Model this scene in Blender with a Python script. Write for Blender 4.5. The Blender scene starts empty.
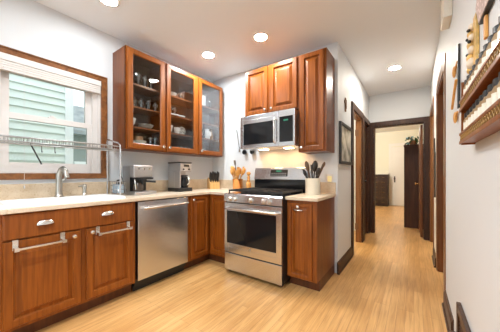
import bpy, math, random
from mathutils import Vector, Matrix
random.seed(7)
S = bpy.context.scene
COL = S.collection
R = math.radians

# ------------------------------------------------------------------ camera, sky, exposure
cam = bpy.data.objects.new('camera', bpy.data.cameras.new('camera'))
COL.objects.link(cam)
cam.location = (0, 0, 1.1325)
cam.rotation_euler = (R(90), 0, R(35.394))
cam.data.sensor_width = 36
cam.data.lens = 230.9 / 500 * 36
cam.data.shift_y = (173.44 - 166) / 500
cam.data.clip_start = 0.02
S.camera = cam
S.view_settings.view_transform = 'Standard'
S.view_settings.look = 'None'
S.view_settings.gamma = 1
S.view_settings.use_curve_mapping = False
S.view_settings.exposure = 0.55
S.cycles.max_bounces = 10
S.cycles.diffuse_bounces = 6
S.cycles.glossy_bounces = 4
S.cycles.transparent_max_bounces = 12
S.cycles.sample_clamp_indirect = 6
S.cycles.caustics_reflective = False
S.cycles.caustics_refractive = False
world = bpy.data.worlds.new('sky'); S.world = world
world.use_nodes = True
bg = world.node_tree.nodes['Background']
bg.inputs[0].default_value = (0.88, 0.95, 1.0, 1)
bg.inputs[1].default_value = 1.5
def light_portal(loc, rot, sx, sy):
    l = bpy.data.lights.new('sky_portal', 'AREA'); l.shape = 'RECTANGLE'; l.size = sx; l.size_y = sy
    l.cycles.is_portal = True
    o = bpy.data.objects.new('sky_portal', l); COL.objects.link(o); o.location = loc; o.rotation_euler = rot
    return o
light_portal((-2.82, .67, 1.61), (0, R(-90), 0), .95, .78)
light_portal((-1.15, -2.62, 1.15), (R(90), 0, 0), 2.5, 2.2)
CAN_WHITE, CAN_WARM = 450.0, 340.0

# ------------------------------------------------------------------ materials
MATS = {}
def nodes_of(name):
    m = bpy.data.materials.new(name); m.use_nodes = True
    nt = m.node_tree; b = nt.nodes['Principled BSDF']; MATS[name] = m
    return m, nt, b
def plain(name, col, rough=.5, metal=0., coat=0., spec=.5, bump=0., bscale=200, var=0., vscale=6, emit=None, estr=0, trans=0):
    m, nt, b = nodes_of(name)
    b.inputs['Base Color'].default_value = (*col, 1)
    b.inputs['Roughness'].default_value = rough
    b.inputs['Metallic'].default_value = metal
    b.inputs['Coat Weight'].default_value = coat
    b.inputs['Coat Roughness'].default_value = .15
    b.inputs['Specular IOR Level'].default_value = spec
    b.inputs['Transmission Weight'].default_value = trans
    if emit:
        b.inputs['Emission Color'].default_value = (*emit, 1); b.inputs['Emission Strength'].default_value = estr
    tc = nt.nodes.new('ShaderNodeTexCoord')
    if var:
        n = nt.nodes.new('ShaderNodeTexNoise'); n.inputs['Scale'].default_value = vscale; n.inputs['Detail'].default_value = 3
        nt.links.new(tc.outputs['Object'], n.inputs['Vector'])
        r = nt.nodes.new('ShaderNodeValToRGB')
        r.color_ramp.elements[0].position = .3; r.color_ramp.elements[1].position = .7
        r.color_ramp.elements[0].color = (*[c * (1 - var) for c in col], 1)
        r.color_ramp.elements[1].color = (*[min(1, c * (1 + var)) for c in col], 1)
        nt.links.new(n.outputs['Fac'], r.inputs['Fac']); nt.links.new(r.outputs['Color'], b.inputs['Base Color'])
    if bump:
        n = nt.nodes.new('ShaderNodeTexNoise'); n.inputs['Scale'].default_value = bscale; n.inputs['Detail'].default_value = 2
        nt.links.new(tc.outputs['Object'], n.inputs['Vector'])
        bp = nt.nodes.new('ShaderNodeBump'); bp.inputs['Strength'].default_value = bump; bp.inputs['Distance'].default_value = .002
        nt.links.new(n.outputs['Fac'], bp.inputs['Height']); nt.links.new(bp.outputs['Normal'], b.inputs['Normal'])
    return m
def wood(name, c0, c1, scale=(22, 22, 1.6), rough=.35, coat=.25, c2=None):
    m, nt, b = nodes_of(name)
    tc = nt.nodes.new('ShaderNodeTexCoord'); mp = nt.nodes.new('ShaderNodeMapping'); mp.inputs['Scale'].default_value = scale
    n = nt.nodes.new('ShaderNodeTexNoise'); n.inputs['Scale'].default_value = 1.3; n.inputs['Detail'].default_value = 5; n.inputs['Distortion'].default_value = .6
    nt.links.new(tc.outputs['Object'], mp.inputs['Vector']); nt.links.new(mp.outputs['Vector'], n.inputs['Vector'])
    r = nt.nodes.new('ShaderNodeValToRGB')
    r.color_ramp.elements[0].position = .32; r.color_ramp.elements[1].position = .70
    r.color_ramp.elements[0].color = (*c0, 1); r.color_ramp.elements[1].color = (*c1, 1)
    nt.links.new(n.outputs['Fac'], r.inputs['Fac'])
    # broad blotches
    n2 = nt.nodes.new('ShaderNodeTexNoise'); n2.inputs['Scale'].default_value = 3.0; n2.inputs['Detail'].default_value = 2
    nt.links.new(tc.outputs['Object'], n2.inputs['Vector'])
    mx = nt.nodes.new('ShaderNodeMix'); mx.data_type = 'RGBA'; mx.blend_type = 'MULTIPLY'; mx.inputs[0].default_value = .45
    r2 = nt.nodes.new('ShaderNodeValToRGB'); r2.color_ramp.elements[0].position = .3; r2.color_ramp.elements[1].position = .7
    r2.color_ramp.elements[0].color = (.74, .68, .62, 1); r2.color_ramp.elements[1].color = (1, 1, 1, 1)
    nt.links.new(n2.outputs['Fac'], r2.inputs['Fac'])
    nt.links.new(r.outputs['Color'], mx.inputs[6]); nt.links.new(r2.outputs['Color'], mx.inputs[7])
    nt.links.new(mx.outputs[2], b.inputs['Base Color'])
    b.inputs['Roughness'].default_value = rough; b.inputs['Coat Weight'].default_value = coat; b.inputs['Coat Roughness'].default_value = .18; b.inputs['Specular IOR Level'].default_value = .35
    return m
def steel(name, col=(.66, .67, .69), rough=.24, scale=(2, 2, 160)):
    m, nt, b = nodes_of(name)
    b.inputs['Metallic'].default_value = 1; b.inputs['Base Color'].default_value = (*col, 1)
    tc = nt.nodes.new('ShaderNodeTexCoord'); mp = nt.nodes.new('ShaderNodeMapping'); mp.inputs['Scale'].default_value = scale
    n = nt.nodes.new('ShaderNodeTexNoise'); n.inputs['Scale'].default_value = 1; n.inputs['Detail'].default_value = 2
    nt.links.new(tc.outputs['Object'], mp.inputs['Vector']); nt.links.new(mp.outputs['Vector'], n.inputs['Vector'])
    mr = nt.nodes.new('ShaderNodeMapRange'); mr.inputs[3].default_value = rough - .015; mr.inputs[4].default_value = rough + .025
    nt.links.new(n.outputs['Fac'], mr.inputs[0]); nt.links.new(mr.outputs[0], b.inputs['Roughness'])
    return m
def glass(name, tint=(1, 1, 1), refl=1.0, rough=0.0, base=.0):
    m = bpy.data.materials.new(name); m.use_nodes = True; nt = m.node_tree; nt.nodes.clear(); MATS[name] = m
    out = nt.nodes.new('ShaderNodeOutputMaterial'); mix = nt.nodes.new('ShaderNodeMixShader')
    tr = nt.nodes.new('ShaderNodeBsdfTransparent'); tr.inputs[0].default_value = (*tint, 1)
    gl = nt.nodes.new('ShaderNodeBsdfGlossy'); gl.inputs['Roughness'].default_value = rough
    fr = nt.nodes.new('ShaderNodeFresnel'); fr.inputs[0].default_value = 1.5
    mt = nt.nodes.new('ShaderNodeMath'); mt.operation = 'MULTIPLY_ADD'; mt.inputs[1].default_value = refl; mt.inputs[2].default_value = base
    nt.links.new(fr.outputs[0], mt.inputs[0]); nt.links.new(mt.outputs[0], mix.inputs[0])
    nt.links.new(tr.outputs[0], mix.inputs[1]); nt.links.new(gl.outputs[0], mix.inputs[2]); nt.links.new(mix.outputs[0], out.inputs[0])
    return m
def oak_floor():
    m, nt, b = nodes_of('oak_floor')
    tc = nt.nodes.new('ShaderNodeTexCoord'); mp = nt.nodes.new('ShaderNodeMapping'); mp.inputs['Rotation'].default_value = (0, 0, R(90))
    nt.links.new(tc.outputs['Object'], mp.inputs['Vector'])
    def brick(c1, c2, mortar, off):
        k = nt.nodes.new('ShaderNodeTexBrick'); k.inputs['Scale'].default_value = 1
        k.inputs['Brick Width'].default_value = 1.15; k.inputs['Row Height'].default_value = .057
        k.inputs['Mortar Size'].default_value = mortar; k.inputs['Mortar Smooth'].default_value = .3
        k.offset = off; k.offset_frequency = 3; k.squash = 1
        k.inputs['Color1'].default_value = (*c1, 1); k.inputs['Color2'].default_value = (*c2, 1); k.inputs['Mortar'].default_value = (.44, .23, .085, 1)
        nt.links.new(mp.outputs['Vector'], k.inputs['Vector']); return k
    k = brick((.78, .475, .20), (.67, .375, .14), .0011, .37)
    mp2 = nt.nodes.new('ShaderNodeMapping'); mp2.inputs['Scale'].default_value = (38, 2.2, 1)
    nt.links.new(tc.outputs['Object'], mp2.inputs['Vector'])
    n = nt.nodes.new('ShaderNodeTexNoise'); n.inputs['Scale'].default_value = 1.4; n.inputs['Detail'].default_value = 6; n.inputs['Distortion'].default_value = .8
    nt.links.new(mp2.outputs['Vector'], n.inputs['Vector'])
    r = nt.nodes.new('ShaderNodeValToRGB'); r.color_ramp.elements[0].position = .3; r.color_ramp.elements[1].position = .68
    r.color_ramp.elements[0].color = (.72, .62, .50, 1); r.color_ramp.elements[1].color = (1.08, 1.08, 1.08, 1)
    nt.links.new(n.outputs['Fac'], r.inputs['Fac'])
    mx = nt.nodes.new('ShaderNodeMix'); mx.data_type = 'RGBA'; mx.blend_type = 'MULTIPLY'; mx.inputs[0].default_value = .75
    nt.links.new(k.outputs['Color'], mx.inputs[6]); nt.links.new(r.outputs['Color'], mx.inputs[7])
    n3 = nt.nodes.new('ShaderNodeTexNoise'); n3.inputs['Scale'].default_value = 1.5; n3.inputs['Detail'].default_value = 3
    nt.links.new(tc.outputs['Object'], n3.inputs['Vector'])
    r3 = nt.nodes.new('ShaderNodeValToRGB'); r3.color_ramp.elements[0].position = .35; r3.color_ramp.elements[1].position = .65
    r3.color_ramp.elements[0].color = (.86, .82, .76, 1); r3.color_ramp.elements[1].color = (1, 1, 1, 1)
    nt.links.new(n3.outputs['Fac'], r3.inputs['Fac'])
    mx2 = nt.nodes.new('ShaderNodeMix'); mx2.data_type = 'RGBA'; mx2.blend_type = 'MULTIPLY'; mx2.inputs[0].default_value = 1
    nt.links.new(mx.outputs[2], mx2.inputs[6]); nt.links.new(r3.outputs['Color'], mx2.inputs[7])
    nt.links.new(mx2.outputs[2], b.inputs['Base Color'])
    b.inputs['Roughness'].default_value = .33; b.inputs['Coat Weight'].default_value = .2; b.inputs['Coat Roughness'].default_value = .25
    return m
def stone(name, c0, c1, dark, rough=.25, tile=None):
    m, nt, b = nodes_of(name)
    tc = nt.nodes.new('ShaderNodeTexCoord')
    n = nt.nodes.new('ShaderNodeTexNoise'); n.inputs['Scale'].default_value = 9; n.inputs['Detail'].default_value = 5
    nt.links.new(tc.outputs['Object'], n.inputs['Vector'])
    r = nt.nodes.new('ShaderNodeValToRGB'); r.color_ramp.elements[0].position = .35; r.color_ramp.elements[1].position = .65
    r.color_ramp.elements[0].color = (*c0, 1); r.color_ramp.elements[1].color = (*c1, 1)
    nt.links.new(n.outputs['Fac'], r.inputs['Fac'])
    v = nt.nodes.new('ShaderNodeTexNoise'); v.inputs['Scale'].default_value = 140; v.inputs['Detail'].default_value = 1
    nt.links.new(tc.outputs['Object'], v.inputs['Vector'])
    r2 = nt.nodes.new('ShaderNodeValToRGB'); r2.color_ramp.elements[0].position = .30; r2.color_ramp.elements[1].position = .42
    r2.color_ramp.elements[0].color = (*dark, 1); r2.color_ramp.elements[1].color = (1, 1, 1, 1)
    nt.links.new(v.outputs['Fac'], r2.inputs['Fac'])
    mx = nt.nodes.new('ShaderNodeMix'); mx.data_type = 'RGBA'; mx.blend_type = 'MULTIPLY'; mx.inputs[0].default_value = .8
    nt.links.new(r.outputs['Color'], mx.inputs[6]); nt.links.new(r2.outputs['Color'], mx.inputs[7])
    last = mx.outputs[2]
    nt.links.new(last, b.inputs['Base Color'])
    b.inputs['Roughness'].default_value = rough
    return m

wall_m = plain('wall_paint', (.70, .728, .752), .6, bump=.15, bscale=120)
ceil_m = plain('ceiling_paint', (.86, .90, .94), .8, bump=.1, bscale=90)
cream_m = plain('cream_paint', (.80, .77, .62), .6)
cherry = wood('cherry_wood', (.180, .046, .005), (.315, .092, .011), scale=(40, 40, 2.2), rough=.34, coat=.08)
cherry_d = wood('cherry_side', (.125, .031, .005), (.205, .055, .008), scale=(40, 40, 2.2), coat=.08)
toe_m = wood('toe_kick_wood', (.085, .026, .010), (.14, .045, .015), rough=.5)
cab_in = plain('cabinet_interior', (.17, .10, .065), .6)
shelf_m = wood('shelf_wood', (.24, .09, .035), (.34, .13, .05), scale=(2, 2, 20))
trim_dark = wood('dark_trim_wood', (.035, .014, .007), (.075, .030, .014), rough=.45, coat=.05)
trim_mid = wood('window_trim_wood', (.15, .055, .017), (.32, .125, .038), scale=(14, 14, 14), rough=.35)
door_wood = wood('brown_door_wood', (.16, .06, .02), (.30, .12, .04), rough=.3)
jamb_wood = wood('amber_jamb_wood', (.19, .078, .025), (.31, .135, .046), rough=.4, coat=.05)
reddish_wood = wood('reddish_door_wood', (.15, .052, .017), (.27, .098, .032), rough=.4, coat=.05)
floor_m = oak_floor()
counter_m = stone('beige_counter', (.66, .55, .42), (.74, .64, .51), (.84, .76, .66))
splash_m = stone('tan_backsplash', (.60, .47, .32), (.72, .60, .45), (.72, .60, .46), rough=.35)
steel_m = steel('stainless_steel')
steel_v = steel('stainless_dark', (.42, .42, .42), .3)
silver_p = plain('silver_shell', (.50, .50, .51), .36, metal=.85)
nickel = plain('brushed_nickel', (.50, .48, .44), .28, metal=1)
chrome = plain('bright_nickel', (.82, .80, .77), .22, metal=1)
black_gl = plain('black_glass', (.010, .011, .013), .05, spec=.35)
black_pl = plain('black_plastic', (.018, .018, .019), .35)
iron = plain('cast_iron', (.022, .022, .023), .5)
white_en = plain('white_enamel', (.86, .86, .85), .15, coat=.3)
white_v = plain('white_vinyl', (.72, .69, .67), .4)
white_p = plain('white_paint_door', (.82, .79, .72), .45)
blind_m = plain('blind_fabric', (.74, .71, .68), .7)
pane_g = glass('window_glass', (.97, 1, .99))
cab_g = glass('cabinet_glass', (.93, .95, .96), .5, .01, .0)
clear_g = glass('drinking_glass', (.90, .94, .95), 2.2, .03, .03)
caddy_m = plain('blue_plastic', (.45, .62, .78), .2, trans=.3)
china = plain('white_china', (.88, .87, .84), .2)
cream_c = plain('cream_ceramic', (.78, .74, .63), .3)
black_paint = plain('black_frame_paint', (.015, .015, .014), .4)
copper = plain('copper_metal', (.85, .42, .16), .22, metal=1)
spoon_w = wood('spoon_wood', (.58, .27, .06), (.80, .43, .13), rough=.45, coat=0)
block_w = wood('maple_wood', (.62, .35, .12), (.76, .48, .20), rough=.4, coat=.1)
bronze = plain('bronze_cross', (.20, .10, .05), .45, metal=.3)
dull_brass = plain('dull_brass', (.42, .27, .10), .45, metal=.6)
brass = plain('brass', (.80, .58, .28), .25, metal=1)
gold_w = plain('golden_carving', (.66, .42, .13), .45, var=.25, vscale=40)
bone = plain('pale_shell', (.78, .68, .55), .5)
leaf_m = plain('leaf_green', (.05, .13, .035), .5, var=.3)
blue_m = plain('pale_blue_flower', (.25, .55, .68), .6)
siding_m = plain('mint_siding', (.74, .80, .76), .6)
corner_m = plain('white_cornerboard', (.88, .90, .90), .6)
grey_out = plain('grey_green_wall', (.30, .34, .32), .7)
sign_m = None
spice_m = plain('spice_contents', (.36, .24, .12), .7, var=.4, vscale=30)
jar_m = plain('jar_label', (.80, .77, .68), .3, var=.15, vscale=60)
dark_wood = wood('dark_dresser_wood', (.030, .016, .010), (.065, .034, .02), rough=.45, coat=.0)
wardrobe_m = wood('wardrobe_wood', (.045, .017, .009), (.085, .034, .017), rough=.5, coat=0)
lens_w = plain('lamp_lens_white', (1, 1, 1), .5, emit=(.90, .96, 1), estr=CAN_WHITE)
lens_s = plain('lamp_lens_soft', (1, 1, 1), .5, emit=(.90, .96, 1), estr=CAN_WHITE*.3)
lens_y = plain('lamp_lens_warm', (1, 1, 1), .5, emit=(1, .92, .80), estr=CAN_WARM)
display_m = plain('display_green', (0, 0, 0), .2, emit=(.1, .8, .45), estr=.25)
night_m = plain('night_light', (.9, .75, .3), .5, emit=(1, .85, .55), estr=.12)

# ------------------------------------------------------------------ mesh helpers
class MB:
    def __init__(s, M=None): s.v = []; s.f = []; s.mi = []; s.sm = []; s.M = M
    def add(s, vs, fs, m=0, smooth=False):
        o = len(s.v); s.v += [tuple(v) for v in vs]
        for f in fs: s.f.append([i + o for i in f]); s.mi.append(m); s.sm.append(smooth)
        return s
    def box(s, x0, x1, y0, y1, z0, z1, m=0, M=None):
        if x1 < x0: x0, x1 = x1, x0
        if y1 < y0: y0, y1 = y1, y0
        if z1 < z0: z0, z1 = z1, z0
        vs = [Vector(p) for p in ((x0,y0,z0),(x1,y0,z0),(x1,y1,z0),(x0,y1,z0),(x0,y0,z1),(x1,y0,z1),(x1,y1,z1),(x0,y1,z1))]
        if M: vs = [M @ v for v in vs]
        return s.add(vs, [(0,3,2,1),(4,5,6,7),(0,1,5,4),(1,2,6,5),(2,3,7,6),(3,0,4,7)], m)
    def prism(s, poly, axis, a, b, m=0, smooth=False):
        # poly: 2D points; axis 'x': (y,z) ; 'y': (x,z); 'z': (x,y)
        def P(p, t): return {'x': (t, p[0], p[1]), 'y': (p[0], t, p[1]), 'z': (p[0], p[1], t)}[axis]
        n = len(poly); vs = [P(p, a) for p in poly] + [P(p, b) for p in poly]
        fs = [tuple(range(n)), tuple(range(2*n-1, n-1, -1))] + [(i, (i+1) % n, n+(i+1) % n, n+i) for i in range(n)]
        return s.add(vs, fs, m, smooth)
    def frame(s, p0, p1):
        d = (Vector(p1) - Vector(p0)); L = d.length; d.normalize()
        u = d.orthogonal().normalized(); w = d.cross(u); return d, u, w
    def cyl(s, p0, p1, r0, r1=None, n=16, m=0, caps=True):
        r1 = r0 if r1 is None else r1; d, u, w = s.frame(p0, p1); p0 = Vector(p0); p1 = Vector(p1); vs = []
        for p, r in ((p0, r0), (p1, r1)):
            for i in range(n):
                a = 2*math.pi*i/n; vs.append(p + (u*math.cos(a) + w*math.sin(a))*r)
        s.add(vs, [(i, (i+1) % n, n+(i+1) % n, n+i) for i in range(n)], m, True)
        if caps: s.add(vs, [tuple(range(n-1, -1, -1)), tuple(range(n, 2*n))], m)
        return s
    def tube(s, pts, r, n=8, m=0, closed=False):
        pts = [Vector(p) for p in pts]; N = len(pts); rs = r if isinstance(r, (list, tuple)) else [r]*N; vs = []
        prev = None
        for i, p in enumerate(pts):
            a = pts[i-1] if (i > 0 or closed) else p; b = pts[(i+1) % N] if (i < N-1 or closed) else p
            d = (b - a).normalized()
            u = d.orthogonal().normalized() if prev is None else (prev - d*prev.dot(d)).normalized()
            prev = u; w = d.cross(u)
            for k in range(n):
                t = 2*math.pi*k/n; vs.append(p + (u*math.cos(t) + w*math.sin(t))*rs[i])
        fs = []
        for i in range(N if closed else N-1):
            j = (i+1) % N
            for k in range(n): fs.append((i*n+k, i*n+(k+1) % n, j*n+(k+1) % n, j*n+k))
        s.add(vs, fs, m, True)
        if not closed: s.add(vs, [tuple(range(n-1, -1, -1)), tuple(range((N-1)*n, N*n))], m)
        return s
    def lathe(s, prof, c=(0,0,0), n=24, m=0, axis='z', M=None):
        # prof: list of (r,h); each segment separate so edges stay crisp where the profile turns sharply
        c = Vector(c)
        def ring(r, h):
            out = []
            for i in range(n):
                a = 2*math.pi*i/n; x, y = r*math.cos(a), r*math.sin(a)
                v = Vector((x, y, h)) if axis == 'z' else (Vector((h, x, y)) if axis == 'x' else Vector((y, h, x)))
                if M: v = M @ v
                out.append(v + c)
            return out
        groups = [[prof[0]]]
        for i in range(1, len(prof)):
            groups[-1].append(prof[i])
            if i < len(prof)-1:
                a = Vector((prof[i][0]-prof[i-1][0], prof[i][1]-prof[i-1][1])); b = Vector((prof[i+1][0]-prof[i][0], prof[i+1][1]-prof[i][1]))
                if a.length > 1e-9 and b.length > 1e-9 and a.angle(b) > R(42): groups.append([prof[i]])
        for g in groups:
            vs = []
            for r, h in g: vs += ring(max(r, 1e-5), h)
            s.add(vs, [(j*n+i, j*n+(i+1) % n, (j+1)*n+(i+1) % n, (j+1)*n+i) for j in range(len(g)-1) for i in range(n)], m, True)
        return s
    def ball(s, c, r, n=12, k=8, m=0, sc=(1,1,1), M=None):
        vs = []; c = Vector(c)
        for j in range(k+1):
            t = math.pi*j/k
            for i in range(n):
                a = 2*math.pi*i/n
                v = Vector((r*sc[0]*math.sin(t)*math.cos(a), r*sc[1]*math.sin(t)*math.sin(a), r*sc[2]*math.cos(t)))
                if M: v = M @ v
                vs.append(c + v)
        return s.add(vs, [(j*n+i, (j+1)*n+i, (j+1)*n+(i+1) % n, j*n+(i+1) % n) for j in range(k) for i in range(n)], m, True)
    def rings(s, x0, x1, z0, z1, prof, m=0, fill=True, cap_m=None):
        # nested rectangles facing -y: prof = [(inset, y)]
        vs = []
        for ins, y in prof:
            vs += [(x0+ins, y, z0+ins), (x1-ins, y, z0+ins), (x1-ins, y, z1-ins), (x0+ins, y, z1-ins)]
        fs = [(4*j+i, 4*j+(i+1) % 4, 4*j+4+(i+1) % 4, 4*j+4+i) for j in range(len(prof)-1) for i in range(4)]
        s.add(vs, fs, m)
        if fill: k = 4*(len(prof)-1); s.add(vs, [(k, k+1, k+2, k+3)], m if cap_m is None else cap_m)
        return s
    def build(s, name, mats, parent=None, bevel=0, loc=None, rotz=None):
        me = bpy.data.meshes.new(name)
        me.from_pydata(s.v, [], s.f)
        mats = mats if isinstance(mats, (list, tuple)) else [mats]
        for m in mats: me.materials.append(m)
        for p, mi, sm in zip(me.polygons, s.mi, s.sm): p.material_index = mi; p.use_smooth = sm
        if s.M: me.transform(s.M)
        me.update()
        import bmesh
        bm = bmesh.new(); bm.from_mesh(me); bmesh.ops.recalc_face_normals(bm, faces=bm.faces); bm.to_mesh(me); bm.free()
        o = bpy.data.objects.new(name, me); COL.objects.link(o)
        if parent: o.parent = parent
        if loc: o.location = loc
        if rotz is not None: o.rotation_euler = (0, 0, rotz)
        if bevel:
            b = o.modifiers.new('edge', 'BEVEL'); b.width = bevel; b.segments = 2; b.limit_method = 'ANGLE'; b.angle_limit = R(50)
        return o
def tag(o, label=None, cat=None, group=None, kind=None):
    if label: o['label'] = label
    if cat: o['category'] = cat
    if group: o['group'] = group
    if kind: o['kind'] = kind
    return o
def thing(name, label, cat, loc=(0,0,0), rotz=0, group=None):
    o = bpy.data.objects.new(name, None); COL.objects.link(o); o.location = loc; o.rotation_euler = (0, 0, rotz)
    o.empty_display_size = .1
    return tag(o, label, cat, group)
def struct(o): o['kind'] = 'structure'; return o
def copy_tree(o, parent=None):
    c = o.copy(); COL.objects.link(c)
    if parent: c.parent = parent
    for ch in list(o.children): copy_tree(ch, c)
    return c

# ------------------------------------------------------------------ room shell
XW, YW, ZC = -2.665, 2.705, 2.62
XH, XR, YE = -.705, .222, 4.95
def holed(name, axis, t0, t1, a0, a1, z0, z1, holes, m):
    """wall slab: thickness t0..t1 on axis, length a0..a1; holes (a,b,z,z)"""
    mb = MB()
    def bx(a, b, c, d):
        if b-a < 1e-4 or d-c < 1e-4: return
        mb.box(t0, t1, a, b, c, d) if axis == 'x' else mb.box(a, b, t0, t1, c, d)
    pos = a0
    for (a, b, c, d) in sorted(holes):
        bx(pos, a, z0, z1); bx(a, b, z0, c); bx(a, b, d, z1); pos = b
    bx(pos, a1, z0, z1)
    return struct(mb.build(name, m))
struct(MB().box(-3.3, 2.1, -2.75, 9.75, -.12, 0).build('floor', floor_m))
struct(MB().box(-3.3, 2.1, -2.75, 9.75, ZC, ZC+.12).build('ceiling', ceil_m))
WIN = (.283, 1.06, 1.134, 2.085)
holed('wall_left', 'x', XW-.14, XW, -2.6, YW+.12, 0, ZC, [WIN], wall_m)
holed('wall_range', 'y', YW, YW+.12, XW, XH, 0, ZC, [], wall_m)
holed('wall_hall_left', 'x', XH-.085, XH, YW+.12, YE, 0, ZC, [(3.47, 4.15, 0, 2.03), (4.33, 4.86, 0, 2.03)], wall_m)
holed('wall_hall_end', 'y', YE, YE+.12, -3.2, 2.0, 0, ZC, [(-.625, .145, 0, 2.015)], wall_m)
holed('wall_right', 'x', XR, XR+.12, -2.6, YE, 0, ZC, [(2.69, 3.45, 0, 2.06), (4.08, 4.86, 0, 2.10)], wall_m)
holed('wall_rear', 'y', -2.72, -2.6, -3.2, 2.0, 0, ZC, [(-2.4, .1, .0, 2.3)], wall_m)
holed('wall_bedroom_far', 'y', 9.6, 9.72, -3.2, 2.0, 0, ZC, [], cream_m)
holed('wall_bedroom_left', 'x', -3.3, -3.2, YW+.12, 9.72, 0, ZC, [], cream_m)
holed('wall_side_right', 'x', 2.0, 2.1, -2.6, 9.72, 0, ZC, [], cream_m)

# trims: casings, baseboards, jambs
tn = [0]
def trim(mb, m, bevel=.002):
    tn[0] += 1; return struct(mb.build('trim_%d' % tn[0], m, bevel=bevel))
def casing_x(x, side, y0, y1, z1, w, m, t=.022, near=True, far=True):
    """casing on a wall whose face is x, protruding to side (+1/-1); opening y0..y1 up to z1"""
    a, b = sorted((x, x + side*t)); mb = MB()
    if near: mb.box(a, b, y0-w, y0, 0, z1)
    if far: mb.box(a, b, y1, y1+w, 0, z1)
    mb.box(a, b, y0-w, y1+w, z1, z1+w*1.1)
    return trim(mb, m)
casing_x(XH, 1, 3.47, 4.15, 2.03, .085, trim_dark)
casing_x(XH, 1, 4.33, 4.86, 2.03, .075, trim_dark)
casing_x(XR, -1, 2.69, 3.45, 2.06, .10, door_wood, t=.008)
casing_x(XR, -1, 4.08, 4.86, 2.10, .08, door_wood, t=.008)
# jamb linings
def jamb_x(x0, x1, y0, y1, z1, m, t=.02):
    mb = MB(); mb.box(x0, x1, y0, y0+t, 0, z1); mb.box(x0, x1, y1-t, y1, 0, z1); mb.box(x0, x1, y0+t, y1-t, z1-t, z1); return trim(mb, m, 0)
jamb_x(XH-.085, XH, 3.47, 4.15, 2.03, jamb_wood)
jamb_x(XH-.085, XH, 4.33, 4.86, 2.03, trim_dark)
jamb_x(XR, XR+.12, 2.69, 3.45, 2.06, reddish_wood)
jamb_x(XR, XR+.12, 4.08, 4.86, 2.10, jamb_wood)
mb = MB(); mb.box(-.700, -.625, YE-.022, YE, 0, 2.015); mb.box(.145, .215, YE-.022, YE, 0, 2.015); mb.box(-.700, .215, YE-.022, YE, 2.015, 2.10); trim(mb, trim_dark)
mb = MB(); mb.box(-.625, -.613, YE, YE+.12, 0, 2.015); mb.box(.133, .145, YE, YE+.12, 0, 2.015); mb.box(-.613, .133, YE, YE+.12, 2.003, 2.015); trim(mb, trim_dark, 0)
# baseboards
def bb(name, poly):
    (x0, x1, y0, y1) = poly; mb = MB(); mb.box(x0, x1, y0, y1, 0, .115)
    cx0, cx1, cy0, cy1 = x0, x1, y0, y1
    return mb, name
def base_x(name, x, side, y0, y1, m):
    mb = MB(); prof = [(0, 0), (.016*side, 0), (.016*side, .105), (.010*side, .118), (.006*side, .132), (0, .132)]
    mb.prism([(x+px, pz) for px, pz in prof], 'y', y0, y1)
    mb.prism([(x+.016*side, 0), (x+.028*side, 0), (x+.026*side, .012), (x+.018*side, .020), (x+.016*side, .020)], 'y', y0, y1)
    return struct(mb.build(name, m))
base_x('baseboard_hall_left', XH, 1, YW-.03, 3.385, trim_dark)
base_x('baseboard_hall_right', XR, -1, 3.55, 4.0, trim_dark)
base_x('baseboard_right', XR, -1, 2.09, 2.59, trim_dark)
struct(MB().box(-3.2, -.72, 9.583, 9.6, 0, .13).build('baseboard_bedroom', trim_dark))

# window in the left wall
def box_frame(mb, ax, t0, t1, a0, a1, z0, z1, w, m=0):
    for (p, q, r_, s_) in ((a0, a0+w, z0, z1), (a1-w, a1, z0, z1), (a0+w, a1-w, z0, z0+w), (a0+w, a1-w, z1-w, z1)):
        mb.box(t0, t1, p, q, r_, s_, m) if ax == 'x' else mb.box(p, q, t0, t1, r_, s_, m)
    return mb
y0, y1, z0, z1 = WIN
w1 = thing('window_1', None, None, (XW, (y0+y1)/2, z0)); w1['kind'] = 'structure'
W = Matrix.Translation((-XW, -(y0+y1)/2, -z0))
def wpart(mb, name, m, par=None, bevel=.0015):
    mb.M = W; return mb.build(name, m, w1, bevel=bevel)
mb = MB(); cw = .055
mb.box(XW, XW+.022, y0-cw, y0, z0-cw+.002, z1+cw); mb.box(XW, XW+.022, y1, y1+cw, z0-cw+.002, z1+cw); mb.box(XW, XW+.022, y0, y1, z1, z1+cw); mb.box(XW, XW+.024, y0, y1, z0-cw+.002, z0)
for a in (y0-cw, y1+cw-.012): mb.box(XW+.022, XW+.030, a, a+.012, z0-cw, z1+cw)
mb.box(XW+.022, XW+.030, y0-cw, y1+cw, z1+cw-.012, z1+cw)
wpart(mb, 'casing', trim_mid)
mb = MB(); box_frame(mb, 'x', XW-.14, XW, y0, y1, z0, z1, .022); wpart(mb, 'jamb', white_v)
mb = MB(); box_frame(mb, 'x', XW-.10, XW-.015, y0+.022, y1-.022, z0+.022, z1-.022, .045); wpart(mb, 'frame', white_v)
zm = 1.60
up = MB(); box_frame(up, 'x', XW-.085, XW-.055, y0+.067, y1-.067, zm-.01, z1-.067, .052); wpart(up, 'upper_sash', white_v)
lo = MB(); box_frame(lo, 'x', XW-.053, XW-.022, y0+.067, y1-.067, z0+.045, zm+.032, .046); wpart(lo, 'lower_sash', white_v)
mb = MB(); box_frame(mb, 'x', XW-.056, XW-.0535, y0+.100, y1-.100, z0+.072, zm+.010, .010); wpart(mb, 'screen_frame', black_pl, bevel=0)
wpart(MB().box(XW-.072, XW-.068, y0+.11, y1-.11, zm+.03, z1-.115), 'pane', pane_g, bevel=0)
wpart(MB().box(XW-.040, XW-.036, y0+.105, y1-.105, z0+.085, zm-.008), 'pane', pane_g, bevel=0)
lk = MB(); lk.box(XW-.05, XW-.022, .645, .70, zm+.032, zm+.046); lk.lathe([(0, 0), (.016, 0), (.016, .012), (0, .014)], (XW-.032, .672, zm+.046), 12); wpart(lk, 'sash_lock', white_v)
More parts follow.
